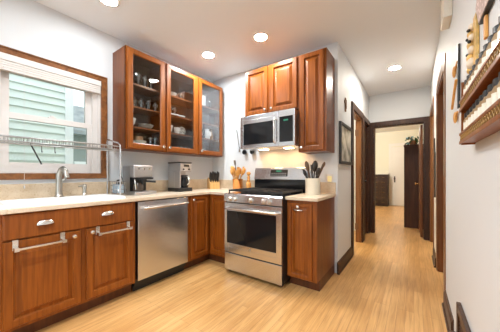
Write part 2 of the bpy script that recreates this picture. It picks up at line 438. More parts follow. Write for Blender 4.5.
bl = thing('window_blind', 'pale fabric blind drawn all the way up in the kitchen window', 'blind', (XW-.005, .67, 2.06))
B = Matrix.Translation((-(XW-.005), -.67, -2.06))
m_ = MB(B); m_.box(XW-.012, XW+.034, y0+.006, y1-.006, 2.030, 2.083); m_.build('headrail', white_v, bl, bevel=.003)
m_ = MB(B)
for i in range(7): m_.box(XW-.006, XW+.028+.003*(i % 2), y0+.010, y1-.010, 1.966+i*.009, 1.9735+i*.009)
m_.build('folded_fabric', blind_m, bl)
m_ = MB(B); m_.box(XW-.010, XW+.031, y0+.008, y1-.008, 1.952, 1.964); m_.build('bottom_rail', blind_m, bl, bevel=.002)
m_ = MB(B); m_.tube([(XW+.036, .475, 2.03), (XW+.037, .475, 1.55), (XW+.035, .476, 1.10), (XW+.035, .476, 1.03)], .0014, 6)
m_.lathe([(0, 0), (.004, .002), (.006, .02), (.002, .03)], (XW+.035, .476, 1.005), 8); m_.build('pull_cord', white_v, bl)

# unseen glazing behind the camera, added to let in sky fill light
w2 = thing('fill_window', None, None, (-1.15, -2.66, 0)); w2['kind'] = 'structure'
m_ = MB(Matrix.Translation((1.15, 2.66, 0))); box_frame(m_, 'y', -2.70, -2.62, -2.4, .1, 0, 2.3, .07); m_.box(-1.19, -1.11, -2.70, -2.62, .07, 2.23); m_.build('frame', white_v, w2)
m_ = MB(Matrix.Translation((1.15, 2.66, 0))); m_.box(-2.33, -1.19, -2.665, -2.66, .07, 2.23); m_.box(-1.11, .03, -2.665, -2.66, .07, 2.23); m_.build('pane', pane_g, w2)

# outside: the neighbour's house and lawn
m_ = MB()
zz = -1.2
while zz < 4.4:
    m_.prism([(-4.80, zz), (-4.766, zz), (-4.798, zz+.115), (-4.80, zz+.115)], 'y', -6, 1.36); zz += .115
h1 = thing('neighbour_house', 'pale mint clapboard house wall with white corner board outside the window', 'house', (-5.0, -1, -.4))
T = Matrix.Translation((5.0, 1, .4))
m_.M = T; m_.build('siding', siding_m, h1)
m_ = MB(T); m_.box(-6.5, -4.80, -6, 1.36, -1.2, 4.4); m_.build('wall', siding_m, h1)
m_ = MB(T); m_.box(-4.90, -4.765, 1.36, 1.475, -1.2, 4.4); m_.build('corner_board', corner_m, h1)
h2 = thing('neighbour_garage', 'grey-green outbuilding wall with white-framed window seen past the mint house corner', 'building', (-6.6, 3, -.4))
T = Matrix.Translation((6.6, -3, .4))
m_ = MB(T)
m_.box(-8, -6.6, 1.6, 6, -1.2, 2.05); m_.build('wall', grey_out, h2)
m_ = MB(T); m_.prism([(-8.3, 2.05), (-6.35, 2.05), (-6.35, 2.14), (-7.2, 2.9), (-8.3, 2.9)], 'y', 1.5, 6.1); m_.build('roof', plain('roof_shingle', (.33, .35, .36), .8, var=.2), h2)
m_ = MB(T); box_frame(m_, 'x', -6.62, -6.56, 2.05, 2.75, .7, 1.42, .09); m_.box(-6.60, -6.585, 2.14, 2.66, .79, 1.33, 1); m_.build('window', [corner_m, black_gl], h2)
struct(MB().box(-14, XW-.15, -8, 10, -1.3, -1.2).build('ground', plain('grass_outside', (.12, .2, .07), .9, var=.2)))

# ------------------------------------------------------------------ cabinets
STILE = .055
DOOR_PROF = [(0, 0), (0, -.015), (.004, -.020), (STILE-.010, -.020), (STILE-.006, -.017), (STILE-.002, -.004), (STILE+.006, -.003), (STILE+.032, -.014), (STILE+.034, -.0175), (STILE+.038, -.018)]
def raised_door(x0, x1, z0, z1, par, name='door', stile=STILE, m=None):
    d = stile - STILE
    pr = [(i + (d if i > .02 else 0), y) for i, y in DOOR_PROF]
    mb = MB(); mb.rings(x0, x1, z0, z1, pr)
    return mb.build(name, m or cherry, par)
def slab_front(x0, x1, z0, z1, par, name='drawer'):
    mb = MB(); mb.rings(x0, x1, z0, z1, [(0, 0), (0, -.014), (.006, -.020), (.007, -.020)])
    return mb.build(name, cherry, par)
def knob(x, z, par, y=-.020, m=None):
    mb = MB(); mb.lathe([(0, 0), (.007, 0), (.006, -.010), (.008, -.014), (.015, -.018), (.0165, -.023), (.013, -.029), (.004, -.031), (0, -.031)], (x, y, z), 16, axis='y')
    return mb.build('knob', m or chrome, par)
def cup_pull(x, z, par, w=.100):
    mb = MB(); n = 14; rows = 6; vs = []
    for j in range(rows+1):
        t = j/rows*math.pi/2*1.05
        for i in range(n+1):
            a = math.pi*i/n; k = math.sin(a)**.6 if 0 < i < n else 0
            vs.append((x - math.cos(a)*w/2*(.80+.20*math.sin(t)), -.0205 - .026*math.sin(t)*k, z - .014 + .032*math.cos(t)*(.35+.65*k)))
    fs = [(j*(n+1)+i, j*(n+1)+i+1, (j+1)*(n+1)+i+1, (j+1)*(n+1)+i) for j in range(rows) for i in range(n)]
    mb.add(vs, fs, 0, True)
    mb.box(x-w*.40, x+w*.40, -.0215, -.020, z-.012, z+.006)
    return mb.build('cup_pull', chrome, par)
def carcass(w, d, h, z0, par, name='body', m=None, side_panel=False):
    mb = MB(); mb.box(0, w, 0, d, z0, h)
    return mb.build(name, m or cherry_d, par)
def ff(w, d, z0, z1, par, opens):
    """face frame: a plate with rebates implied by door overlay"""
    mb = MB(); mb.box(0, w, -.0005, .018, z0, z1)
    return mb.build('face_frame', cherry, par)
ZB = .872   # top of base cabinets
FX = -2.115 + .020   # not used as face; door faces at -2.115
SINK = False
def base_unit(label, loc, rotz, w, d, group=None, toe=True):
    t = thing('base_cabinet', label, 'cabinet', loc, rotz, group)
    mb = MB()
    if SINK: mb.box(0, .018, .018, d, .105, ZB); mb.box(w-.018, w, .018, d, .105, ZB); mb.box(.018, w-.018, .018, d, .105, .123); mb.box(.018, w-.018, d-.006, d, .123, ZB)
    else: mb.box(0, w, .018, d, .105, ZB)
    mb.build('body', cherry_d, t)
    mb = MB(); mb.box(0, w, 0, .018, .105, ZB); mb.build('face_frame', cherry, t)
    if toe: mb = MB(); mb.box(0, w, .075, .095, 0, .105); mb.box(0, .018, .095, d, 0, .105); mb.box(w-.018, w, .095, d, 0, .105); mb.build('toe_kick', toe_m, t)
    return t
LX = -2.135     # face-frame plane of the left run (door faces 2 cm proud)
# leftmost partially seen unit
t = base_unit('wooden base cabinet at the left edge, beyond the sink cabinet', (LX, -.36, 0), R(90), .612, .525)
slab_front(.03, .582, .708, .855, t); raised_door(.03, .30, .135, .695, t); raised_door(.312, .582, .135, .695, t)
cup_pull(.30, .79, t); knob(.27, .66, t); knob(.34, .66, t)
# sink base
SINK = True
t = base_unit('cherry sink base cabinet with two raised-panel doors and false drawer', (LX, .255, 0), R(90), .888, .525)
SINK = False
df = slab_front(.030, .858, .700, .866, t, 'drawer_front'); cup_pull(.235, .793, df); cup_pull(.640, .800, df)
d1 = raised_door(.030, .452, .130, .690, t); knob(.402, .655, d1)
d2 = raised_door(.488, .862, .130, .690, t); knob(.522, .662, d2)
def towel_bar(y_a, y_b, z, label):
    t = thing('towel_bar', label, 'towel bar', (-2.115, (y_a+y_b)/2, z+.018))
    L = (y_b-y_a)/2
    mb = MB(); mb.box(.038, .053, -L+.01, L-.01, -.051, -.036); mb.build('bar', chrome, t, bevel=.003)
    for s in (-1, 1):
        mb = MB(); y = s*L; mb.box(.0005, .004, y-.014, y+.014, -.055, .012); mb.box(.004, .054, y-.012, y+.012, -.055, -.032)
        mb.build('bracket', chrome, t)
towel_bar(.340, .588, .668, 'silver over-door towel bar on the sink cabinet door closest to window left')
towel_bar(.820, 1.068, .668, 'silver over-door towel bar on the sink cabinet door beside the dishwasher')
bpy.data.objects['towel_bar']['label'] = 'silver towel bar on the sink cabinet door farther from the dishwasher'
bpy.data.objects['towel_bar.001']['label'] = 'silver towel bar on the sink cabinet door next to the dishwasher'
# dishwasher
t = thing('dishwasher', 'stainless steel dishwasher with bar handle under the counter', 'dishwasher', (LX, 1.152, 0), R(90))
mb = MB(); mb.box(.003, .600, .03, .52, .06, .862); mb.build('body', black_pl, t)
mb = MB(); mb.box(.008, .596, -.020, .028, .118, .862); mb.build('door', steel_m, t, bevel=.004)
mb = MB(); mb.box(.010, .594, -.0185, .026, .8625, .869); mb.build('control_strip', black_pl, t)
mb = MB(); mb.cyl((.040, -.062, .800), (.565, -.062, .800), .0125, n=16)
for x in (.055, .55): mb.box(x-.012, x+.012, -.060, -.020, .790, .810)
mb.build('handle', chrome, t)
mb = MB(); mb.box(.003, .600, .060, .075, .0, .112); mb.build('toe_kick', black_pl, t)
# corner unit: doors meet at the inner corner
t = thing('corner_cabinet', 'cherry corner base cabinet with two doors meeting at the inner corner', 'cabinet', (-2.135, 2.115, 0))
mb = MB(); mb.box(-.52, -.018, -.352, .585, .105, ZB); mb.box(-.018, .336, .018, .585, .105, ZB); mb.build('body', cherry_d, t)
mb = MB(); mb.box(-.018, 0, -.352, 0, .105, ZB); mb.box(0, .336, 0, .018, .105, ZB); mb.build('face_frame', cherry, t)
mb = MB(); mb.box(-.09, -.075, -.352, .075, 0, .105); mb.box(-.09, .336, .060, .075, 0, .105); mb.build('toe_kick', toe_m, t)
d = raised_door(.020, .300, .135, .862, t, stile=.045); d.location = (0, -.335, 0); d.rotation_euler = (0, 0, R(90)); knob(.043, .822, d)
raised_door(.025, .330, .135, .862, t, stile=.045)
# right of range
RYF = 2.115
t = base_unit('narrow cherry base cabinet standing to the right of the range', (-1.043, RYF, 0), 0, .305, .588)
d = raised_door(.014, .264, .115, .845, t, stile=.045); knob(.127, .812, d)
mb = MB(); mb.tube([(.085, -.020, .778), (.085, -.040, .778), (.17, -.040, .778), (.17, -.020, .778)], .007, 8); mb.build('bar_pull', chrome, d)

# countertops
CT0, CT1 = .873, .905
sy0, sy1, sx0, sx1 = .30, 1.05, -2.575, -2.185
mb = MB(); mb.box(XW+.02, -2.10, -.36, sy0, CT0, CT1); mb.box(XW+.02, sx0, sy0, sy1, CT0, CT1); mb.box(sx1, -2.10, sy0, sy1, CT0, CT1)
mb.box(XW+.02, -2.10, sy1, YW-.02, CT0, CT1); mb.box(-2.10, -1.797, 2.07, YW-.02, CT0, CT1)
tag(mb.build('countertop', counter_m, bevel=.004), 'long beige speckled countertop running under the window to the corner', 'countertop')
mb = MB(); mb.prism([(-1.043, 2.07), (-.735, 2.07), (-.718, 2.087), (-.718, YW-.02), (-1.043, YW-.02)], 'z', CT0, CT1)
tag(mb.build('countertop', counter_m, bevel=.004), 'small beige countertop to the right of the range', 'countertop')
# backsplashes
def tag_s(o): return struct(o)
mb = MB(); mb.box(XW, XW+.018, -.36, YW, CT0, 1.045); tag_s(mb.build('trim_20', splash_m, bevel=.002))
mb = MB(); mb.box(XW+.018, -1.80, YW-.018, YW, CT0, 1.035); tag_s(mb.build('trim_21', splash_m, bevel=.002))
mb = MB(); mb.box(-1.043, -.725, YW-.018, YW, CT0, 1.03); tag_s(mb.build('trim_22', splash_m, bevel=.002))

# sink
mb = MB()
ox0, ox1, oy0, oy1 = -2.600, -2.160, .27, 1.08
def rrect(x0, x1, y0, y1, r, z, n=6):
    pts = []
    for cx, cy, a0 in ((x1-r, y1-r, 0), (x0+r, y1-r, 90), (x0+r, y0+r, 180), (x1-r, y0+r, 270)):
        for i in range(n+1): a = R(a0+90*i/n); pts.append((cx+r*math.cos(a), cy+r*math.sin(a), z))
    return pts
loops = [rrect(ox0, ox1, oy0, oy1, .03, .905), rrect(ox0+.003, ox1-.003, oy0+.003, oy1-.003, .03, .922), rrect(ox0+.018, ox1-.018, oy0+.018, oy1-.018, .03, .928),
         rrect(ox0+.10, ox1-.045, oy0+.045, oy1-.045, .05, .922), rrect(ox0+.105, ox1-.055, oy0+.055, oy1-.055, .05, .900), rrect(ox0+.12, ox1-.075, oy0+.08, oy1-.08, .06, .74)]
n_ = len(loops[0]); vs = [p for l in loops for p in l]
mb.add(vs, [(j*n_+i, j*n_+(i+1) % n_, (j+1)*n_+(i+1) % n_, (j+1)*n_+i) for j in range(len(loops)-1) for i in range(n_)] + [tuple(range((len(loops)-1)*n_, len(loops)*n_))], 0, True)
tag(mb.build('sink', white_en), 'white enamel drop-in kitchen sink under the window', 'sink')
# faucet
t = thing('faucet', 'brushed nickel pull-down kitchen faucet behind the sink', 'faucet', (-2.555, .685, .926))
mb = MB(); mb.lathe([(0, 0), (.034, 0), (.034, .008), (.027, .016), (.025, .03), (.023, .14), (.025, .19), (.022, .21), (0, .213)], (0,0,0), 20); mb.build('base', nickel, t)
mb = MB(); mb.tube([(0, 0, .17), (.004, .006, .215), (.014, .014, .243), (.030, .022, .250), (.046, .028, .238), (.058, .034, .210), (.066, .038, .170)], [.021, .022, .023, .023, .021, .019, .021], 14); mb.build('spout', nickel, t)
mb = MB(); mb.tube([(0, .02, .14), (.012, .045, .165), (.018, .058, .235)], [.012, .009, .006], 10); mb.build('handle', nickel, t)
t = thing('soap_dispenser', 'small nickel soap dispenser beside the faucet', 'soap dispenser', (-2.575, .885, .926))
mb = MB(); mb.lathe([(0, 0), (.023, 0), (.023, .004), (.017, .010), (.014, .055), (.018, .062), (.018, .096), (.012, .104), (0, .106)], (0,0,0), 16); mb.build('body', nickel, t)
mb = MB(); mb.tube([(0, 0, .088), (.01, -.028, .093), (.016, -.050, .084)], [.010, .009, .007], 10); mb.build('spout', nickel, t)

# over-sink dish rack
t = thing('dish_rack', 'silver wire dish drying rack bridging over the sink at the window', 'dish rack', (-2.45, .6, .906))
K = Matrix.Translation((2.45, -.6, -.906))
yb, ya = 1.10, -.05
XB, XF2 = -2.605, -2.335
mb = MB(K)
zs = 1.375
for (x, z, r) in ((XB, zs+.055, .0045), (XF2, zs+.02, .0045), (XB, zs, .004), (XF2, zs-.012, .005), (XF2+.002, zs-.030, .004)): mb.tube([(x, ya, z), (x, yb, z)], r, 8)
y = ya+.01
while y < yb:
    mb.tube([(XB, y, zs+.03), (XB+.01, y, zs), (XF2-.01, y, zs-.012), (XF2, y, zs+.02)], .0018, 5); y += .021
y = ya+.02
while y < yb-.02:
    for x in (-2.53, -2.47): mb.tube([(x, y, zs-.004), (x+.004, y, zs+.038)], .0018, 5)
    y += .0315
mb.build('shelf', steel_v, t)
for ye_ in (yb, ya):
    mb = MB(K)
    mb.tube([(XB, ye_, .909), (XB, ye_, 1.46), (XB+.006, ye_, 1.478), (XB+.02, ye_, 1.482), (XF2-.03, ye_, zs+.055), (XF2+.005, ye_, zs+.03), (XF2+.008, ye_, zs+.01), (XF2+.008, ye_, .909)], .0075, 10)
    mb.tube([(XB, ye_, zs), (XF2, ye_, zs-.010)], .005, 8); mb.tube([(XB, ye_, 1.05), (XF2+.008, ye_, 1.05)], .004, 8)
    mb.build('side_frame', steel_m, t)
for yy in (.52, .60): MB(K).tube([(XF2, yy, zs-.03), (XF2, yy, zs-.075), (XF2+.008, yy, zs-.081), (XF2+.012, yy, zs-.070)], .003, 6).build('hook', iron, t)
mb = MB(K); mb.tube([(XF2+.002, .455, zs-.02), (XF2-.05, .53, zs-.17)], .005, 8); mb.build('brace', iron, t)
# utensil caddy + brush
t = thing('utensil_caddy', 'pale blue wire utensil caddy on the right leg of the dish rack', 'caddy', (-2.46, 1.135, .906))
mb = MB()
def rloop(mb, x0, x1, y0, y1, z, r):
    mb.tube([(x0,y0,z),(x1,y0,z),(x1,y1,z),(x0,y1,z)], r, 6, closed=True)
for z in (.025, .065, .105, .145): rloop(mb, -.07, .07, -.032, .042, z, .0025)
for x in (-.07, -.035, 0, .035, .07):
    for y in (-.032, .042): mb.tube([(x, y, .002), (x, y, .145)], .002, 5)
for y in (-.01, .02): mb.tube([(-.07, y, .025), (.07, y, .025)], .002, 5)
mb.build('basket', steel_m, t)
mb = MB(); mb.box(-.06, .06, -.026, .036, .028, .115); mb.build('liner', caddy_m, t, bevel=.006)
tag(MB().box(-.02, .02, -.018, .022, 0, .025).ball((0, .002, .034), .022, sc=(1, 1, .7)).build('scrub_brush', black_pl, loc=(-2.45, 1.14, 1.0225)), 'small black scrub brush sitting on the blue caddy', 'brush')

# espresso machine
t = thing('espresso_machine', 'silver espresso machine with black group head beside the sink', 'espresso machine', (-2.46, 1.355, .905), R(90))
# local: x along wall, -y to the room
mb = MB(); mb.box(-.105, .14, -.125, .135, 0, .035); mb.build('drip_base', silver_p, t, bevel=.008)
mb = MB(); mb.box(-.10, .10, .02, .135, .035, .205); mb.build('back_column', black_pl, t, bevel=.004)
mb = MB(); mb.box(-.105, .105, -.10, .138, .185, .315); mb.build('head', silver_p, t, bevel=.010)
mb = MB(); mb.box(-.108, -.1055, -.02, .13, .03, .30); mb.build('water_tank', steel_v, t)
mb = MB(); mb.box(-.075, .108, -.11, .02, .163, .186); mb.lathe([(0, 0), (.038, 0), (.038, .03), (0, .03)], (.02, -.055, .135), 20); mb.build('group_head', black_pl, t, bevel=.002)
mb = MB(); mb.cyl((.02, -.055, .145), (.10, -.165, .138), .012, n=12); mb.lathe([(0, 0), (.03, 0), (.033, .022), (0, .022)], (.02, -.055, .118), 18); mb.build('portafilter', black_pl, t)
mb = MB(); mb.lathe([(0, 0), (.045, 0), (.052, .02), (.052, .06), (.04, .085), (0, .085)], (-.035, -.05, .037), 20); mb.build('coffee_pot', plain('dark_glass', (.06, .045, .035), .08), t)
for x in (-.06, .0, .06): MB().lathe([(0, 0), (.012, 0), (.011, -.010), (0, -.011)], (x, -.10, .275), 12, axis='y').build('button', chrome, t)
MB().tube([(-.085, -.08, .17), (-.095, -.105, .12), (-.09, -.11, .06)], .005, 8).build('steam_wand', chrome, t)
mb = MB(); mb.tube([(-.108, .05, .06), (-.125, .03, .012), (-.150, .0, .03), (-.155, .01, .12), (-.15, .06, .19), (-.145, .12, .21)], .0035, 8); mb.build('cord', black_pl, t)
# coffee maker
t = thing('coffee_maker', 'tall silver and black drip coffee maker with glass carafe', 'coffee maker', (-2.47, 1.915, .905), R(90))
hw = .088
mb = MB(); mb.box(-hw-.008, hw+.008, -.125, .13, 0, .045); mb.build('base', black_pl, t, bevel=.006)
mb = MB(); mb.box(-hw, hw, .0, .13, .045, .25); mb.build('back_column', silver_p, t, bevel=.004)
mb = MB(); mb.box(-hw, -hw+.02, -.105, .0, .045, .25); mb.build('side_tower', silver_p, t, bevel=.004)
mb = MB(); mb.box(-hw, hw, -.115, .13, .25, .355); mb.build('head', silver_p, t, bevel=.008)
mb = MB(); mb.box(-hw-.003, hw+.003, -.12, .134, .355, .372); mb.build('lid', black_pl, t, bevel=.005)
mb = MB(); mb.box(-.035, .045, -.118, -.1155, .312, .338); mb.build('display', black_gl, t)
for x in (-.04, .045): MB().lathe([(0, 0), (.011, 0), (.010, -.012), (0, -.012)], (x, -.115, .28), 14, axis='y').build('knob', black_pl, t)
c = MB().lathe([(0, .0), (.050, 0), (.060, .02), (.062, .07), (.050, .12), (.042, .135), (.046, .150), (0, .152)], (.018, -.050, .047), 24).build('carafe', black_gl, t)
MB().lathe([(.047, .13), (.051, .13), (.051, .16), (0, .165)], (.018, -.050, .047), 20).build('carafe_lid', black_pl, c)
MB().tube([(.025, -.095, .19), (.03, -.135, .18), (.03, -.138, .11), (.025, -.112, .085)], .008, 8).build('carafe_handle', chrome, c)
# knife block
t = thing('knife_block', 'light maple knife block full of black-handled knives near the corner', 'knife block', (-2.44, 2.495, .905), R(60))
mb = MB(); mb.prism([(-.075, 0), (.085, 0), (.085, .125), (.06, .165), (-.075, .085)], 'x', -.075, .075); mb.build('block', block_w, t, bevel=.004)
dirv = Vector((0, -.42, .9)).normalized()
for r_ in range(3):
    for i in range(4):
        x = -.052+i*.035; f = .25+.25*r_; y = -.075+f*.135; z = .085+f*.08
        p = Vector((x, y, z)); L = .135-.012*r_+.012*(i % 2)
        m2 = MB(); m2.tube([p-dirv*.004, p+dirv*L*.5, p+dirv*L], [.009, .0125, .010], 8)
        tag(m2.build('knife', black_pl, bevel=0), 'black-handled kitchen knife standing in the maple block', 'knife', 'knives in the maple knife block')
        o = bpy.data.objects['knife' if (r_, i) == (0, 0) else 'knife.%03d' % (r_*4+i)]
        o.location = (-2.44, 2.495, .905); o.rotation_euler = (0, 0, R(60))

# crock with wooden spoons, mill
tag(MB().lathe([(0, 0), (.068, 0), (.072, .01), (.070, .13), (.076, .14), (.076, .15), (.066, .15), (.064, .02), (0, .02)], (-2.045, 2.575, .905), 28).build('utensil_crock', copper), 'round copper crock holding wooden spoons left of the range', 'crock')
def spoon(base, tip, r, head, label, cat='spoon', m=None, grp=None, kind='spoon'):
    t = Vector(tip); b = Vector(base); d = (t-b).normalized(); head *= 1.5; r *= 1.4
    mb = MB(); mb.tube([b, t], [r*.9, r], 8)
    q = d.to_track_quat('Z', 'Y').to_matrix().to_4x4()
    if kind == 'spoon': mb.ball(t+d*head*.8, head, 12, 8, sc=(.62, .45, 1.1), M=q)
    elif kind == 'spatula':
        mb.box(-head*.62, head*.62, -.0025, .0025, -.005, head*2.1, M=Matrix.Translation(t) @ q)
    elif kind == 'fork':
        mb.box(-head*.5, head*.5, -.003, .003, -.005, head*.9, M=Matrix.Translation(t) @ q)
        for s in (-.42, -.14, .14, .42): mb.box(s*head-.0022, s*head+.0022, -.003, .003, head*.9, head*2.0, M=Matrix.Translation(t) @ q)
    elif kind == 'ring': mb.lathe([(head*.55, -.003), (head*.8, 0), (head*.55, .003)], tuple(t+d*head*.7), 18, M=q @ Matrix.Rotation(R(90), 4, 'X'))
    o = mb.build({'ring': 'slotted_spoon', 'fork': 'wooden_fork', 'spatula': 'spatula', 'spoon': 'serving_spoon'}[kind], m or spoon_w)
    return tag(o, label, cat, grp)
cx, cy, cz = -2.045, 2.575, .93
spoon((cx+.01, cy, cz), (cx-.075, cy-.01, 1.16), .006, .032, 'wooden spoon leaning far left in the copper crock', kind='spoon')
spoon((cx+.01, cy-.02, cz), (cx-.035, cy-.03, 1.14), .006, .034, 'wooden spoon second from left in the copper crock', kind='spoon')
spoon((cx, cy+.02, cz), (cx-.062, cy+.02, 1.26), .0045, .020, 'dark tall handled tool in the copper crock', 'utensil', m=plain('dark_tool', (.10, .07, .05), .5), kind='spatula')
spoon((cx, cy, cz), (cx+.008, cy, 1.13), .0065, .030, 'wooden spatula upright in the middle of the copper crock', 'spatula', kind='spatula')
spoon((cx-.01, cy-.02, cz), (cx+.045, cy-.03, 1.12), .006, .034, 'wooden spoon leaning right in the copper crock', kind='spoon')
spoon((cx-.02, cy, cz), (cx+.088, cy-.01, 1.12), .006, .036, 'wide wooden spoon leaning far right out of the copper crock', kind='spoon')
spoon((cx-.02, cy+.03, cz), (cx+.05, cy+.04, 1.15), .006, .028, 'wooden fork at the back of the copper crock', 'fork', kind='fork')
spoon((cx+.02, cy-.03, cz), (cx-.055, cy-.045, 1.115), .006, .028, 'short wooden spoon at the front left of the copper crock', kind='spoon')
spoon((cx-.01, cy-.03, cz), (cx+.022, cy-.05, 1.105), .006, .028, 'short wooden spoon at the front right of the copper crock', kind='spoon')
t = thing('pepper_mill', 'turned wooden pepper mill between crock and range', 'pepper mill', (-1.853, 2.575, .905))
MB().lathe([(0, 0), (0.0384, 0), (0.0396, .02), (0.0312, .04), (0.0360, .07), (0.0312, .10), (0.0192, .115), (0.0240, .135), (0.0168, .145), (0.0168, .165), (0.0240, .17)], (0,0,0), 20).build('body', spoon_w, t)
MB().lathe([(0.0240, .17), (0.0192, .185), (0.0096, .192), (0.0192, .205), (0.0288, .222), (0.0240, .242), (0.0072, .250), (0, .254)], (0,0,0), 20).build('top', spoon_w, t)

# ------------------------------------------------------------------ range
t = thing('range', 'freestanding stainless steel gas range with black cooktop', 'stove', (-1.790, 2.03, 0))
w = .743
mb = MB(); mb.box(0, w, .0, .65, .035, .875); mb.build('body', black_pl, t)
mb = MB()
for x in (.04, w-.04):
    for y in (.05, .60): mb.cyl((x, y, 0), (x, y, .036), .018, n=12)
mb.build('leg', black_pl, t)
mb = MB(); mb.box(.004, w-.004, -.022, -.001, .035, .228); mb.build('storage_drawer', steel_m, t, bevel=.004)
od = MB(); box_frame(od, 'y', -.024, -.001, .004, w-.004, .240, .800, .060)
od.box(.064, w-.064, -.024, -.001, .300, .345); od.box(.064, w-.064, -.0235, -.001, .685, .745)
od = od.build('oven_door', steel_m, t, bevel=.002)
MB().box(.040, w-.062, -.0255, -.0242, .345, .712).build('window', black_gl, od)
hb = MB(); hb.tube([(.030, -.024, .742), (.032, -.058, .742), (.06, -.070, .742), (w-.06, -.070, .742), (w-.032, -.058, .742), (w-.030, -.024, .742)], .0125, 12); hb.build('handle', chrome, od)
MB().lathe([(0, 0), (.015, 0), (.014, -.0025), (0, -.0025)], (w*.485, -.024, .318), 20, axis='y').build('round_logo', steel_v, od)
cp = MB(); cp.prism([(-.030, .812), (-.001, .812), (-.001, .905), (-.016, .905), (-.030, .893)], 'x', 0, w); cp = cp.build('control_panel', steel_m, t, bevel=.002)
for x in (.10, .168, .375, .535, .600):
    k = MB(); k.lathe([(0, 0), (.027, 0), (.026, -.010), (.022, -.014), (.020, -.034), (.017, -.037), (0, -.037)], (x, -.030, .848), 20, axis='y'); k.box(x-.004, x+.004, -.072, -.060, .828, .868)
    k.build('knob', chrome, cp)
mb = MB(); mb.box(0, w, -.001, .65, .875, .905); mb.build('cooktop', black_gl, t, bevel=.003)
for (bx, by, br) in ((.17, .14, .045), (.17, .43, .036), (.375, .29, .05), (.575, .14, .036), (.575, .43, .045)):
    MB().lathe([(br, 0), (br, .010), (br*.8, .012), (br*.8, .018), (0, .019)], (bx, by, .905), 20).build('burner', iron, t)
for gx0, gx1 in ((.02, .255), (.262, .482), (.489, .723)):
    g = MB(); h0, h1 = .926, .944
    for (a, b, c, d) in ((gx0, gx1, .03, .044), (gx0, gx1, .53, .544), (gx0, gx0+.014, .044, .53), (gx1-.014, gx1, .044, .53), ((gx0+gx1)/2-.006, (gx0+gx1)/2+.006, .044, .53)):
        g.box(a, b, c, d, h0, h1)
    for yy in (.15, .287, .42): g.box(gx0+.014, gx1-.014, yy-.006, yy+.006, h0+.002, h1+.002)
    for x in (gx0+.006, gx1-.006):
        for yy in (.036, .536): g.box(x-.006, x+.006, yy-.006, yy+.006, .905, h0)
    g.build('grate', iron, t)
bgd = MB(); bgd.box(0, w, .60, .652, .905, 1.06); bgd.build('backguard_base', black_gl, t)
bgd = MB(); bgd.prism([(.585, 1.055), (.655, 1.055), (.655, 1.205), (.615, 1.205)], 'x', 0, w); b_ = bgd.build('backguard', steel_m, t, bevel=.003)
MB(Matrix.Translation((0, 0, 0))).prism([(.592, 1.095), (.594, 1.095), (.611, 1.18), (.609, 1.18)], 'x', .255, .50).build('display', black_pl, b_)
k = MB()
for i in range(7):
    for j in range(2): k.box(.268+i*.032, .288+i*.032, .5915+.004*j, .594+.004*j, 1.104+j*.022, 1.117+j*.022)
k.build('button', steel_v, b_)
MB().prism([(.602, 1.152), (.604, 1.152), (.608, 1.172), (.606, 1.172)], 'x', .335, .41).build('clock', display_m, b_)

# ------------------------------------------------------------------ microwave
t = thing('microwave', 'stainless over-the-range microwave with black glass door', 'microwave', (-1.775, 2.29, 1.437))
w = .735
mb = MB(); mb.box(.003, w-.003, .022, .41, .012, .392); mb.build('body', steel_v, t)
dr = MB(); box_frame(dr, 'y', 0, .022, 0, .535, 0, .396, .045); dr.box(.045, .49, 0, .022, .30, .351); dr = dr.build('door', steel_m, t, bevel=.003)
MB().box(.045, .490, .003, .006, .045, .300).build('window', black_gl, dr)
hb = MB(); hb.tube([(.500, 0, .315), (.500, -.030, .310), (.500, -.036, .29), (.500, -.036, .07), (.500, -.030, .045), (.500, 0, .04)], .011, 10); hb.build('handle', chrome, dr)
cp = MB(); cp.box(.537, w, 0, .022, 0, .045); cp.box(.537, w, 0, .022, .325, .396); cp.box(w-.022, w, 0, .022, .045, .325); cp.box(.537, .548, 0, .022, .045, .325); cp = cp.build('control_panel', steel_m, t, bevel=.002)
MB().box(.548, w-.022, .002, .006, .045, .325).build('keypad', black_gl, cp)
MB().box(.60, .655, .0005, .0019, .275, .292).build('display', display_m, cp)
mb = MB(); mb.box(.01, w-.01, .03, .40, .0, .012); mb.build('vent_bottom', steel_m, t)
for x in (.20, .55): MB().box(x-.05, x+.05, .20, .27, -.003, 0).build('lamp_lens', plain('hood_lens', (1, 1, 1), .5, emit=(1, .56, .24), estr=58), t)

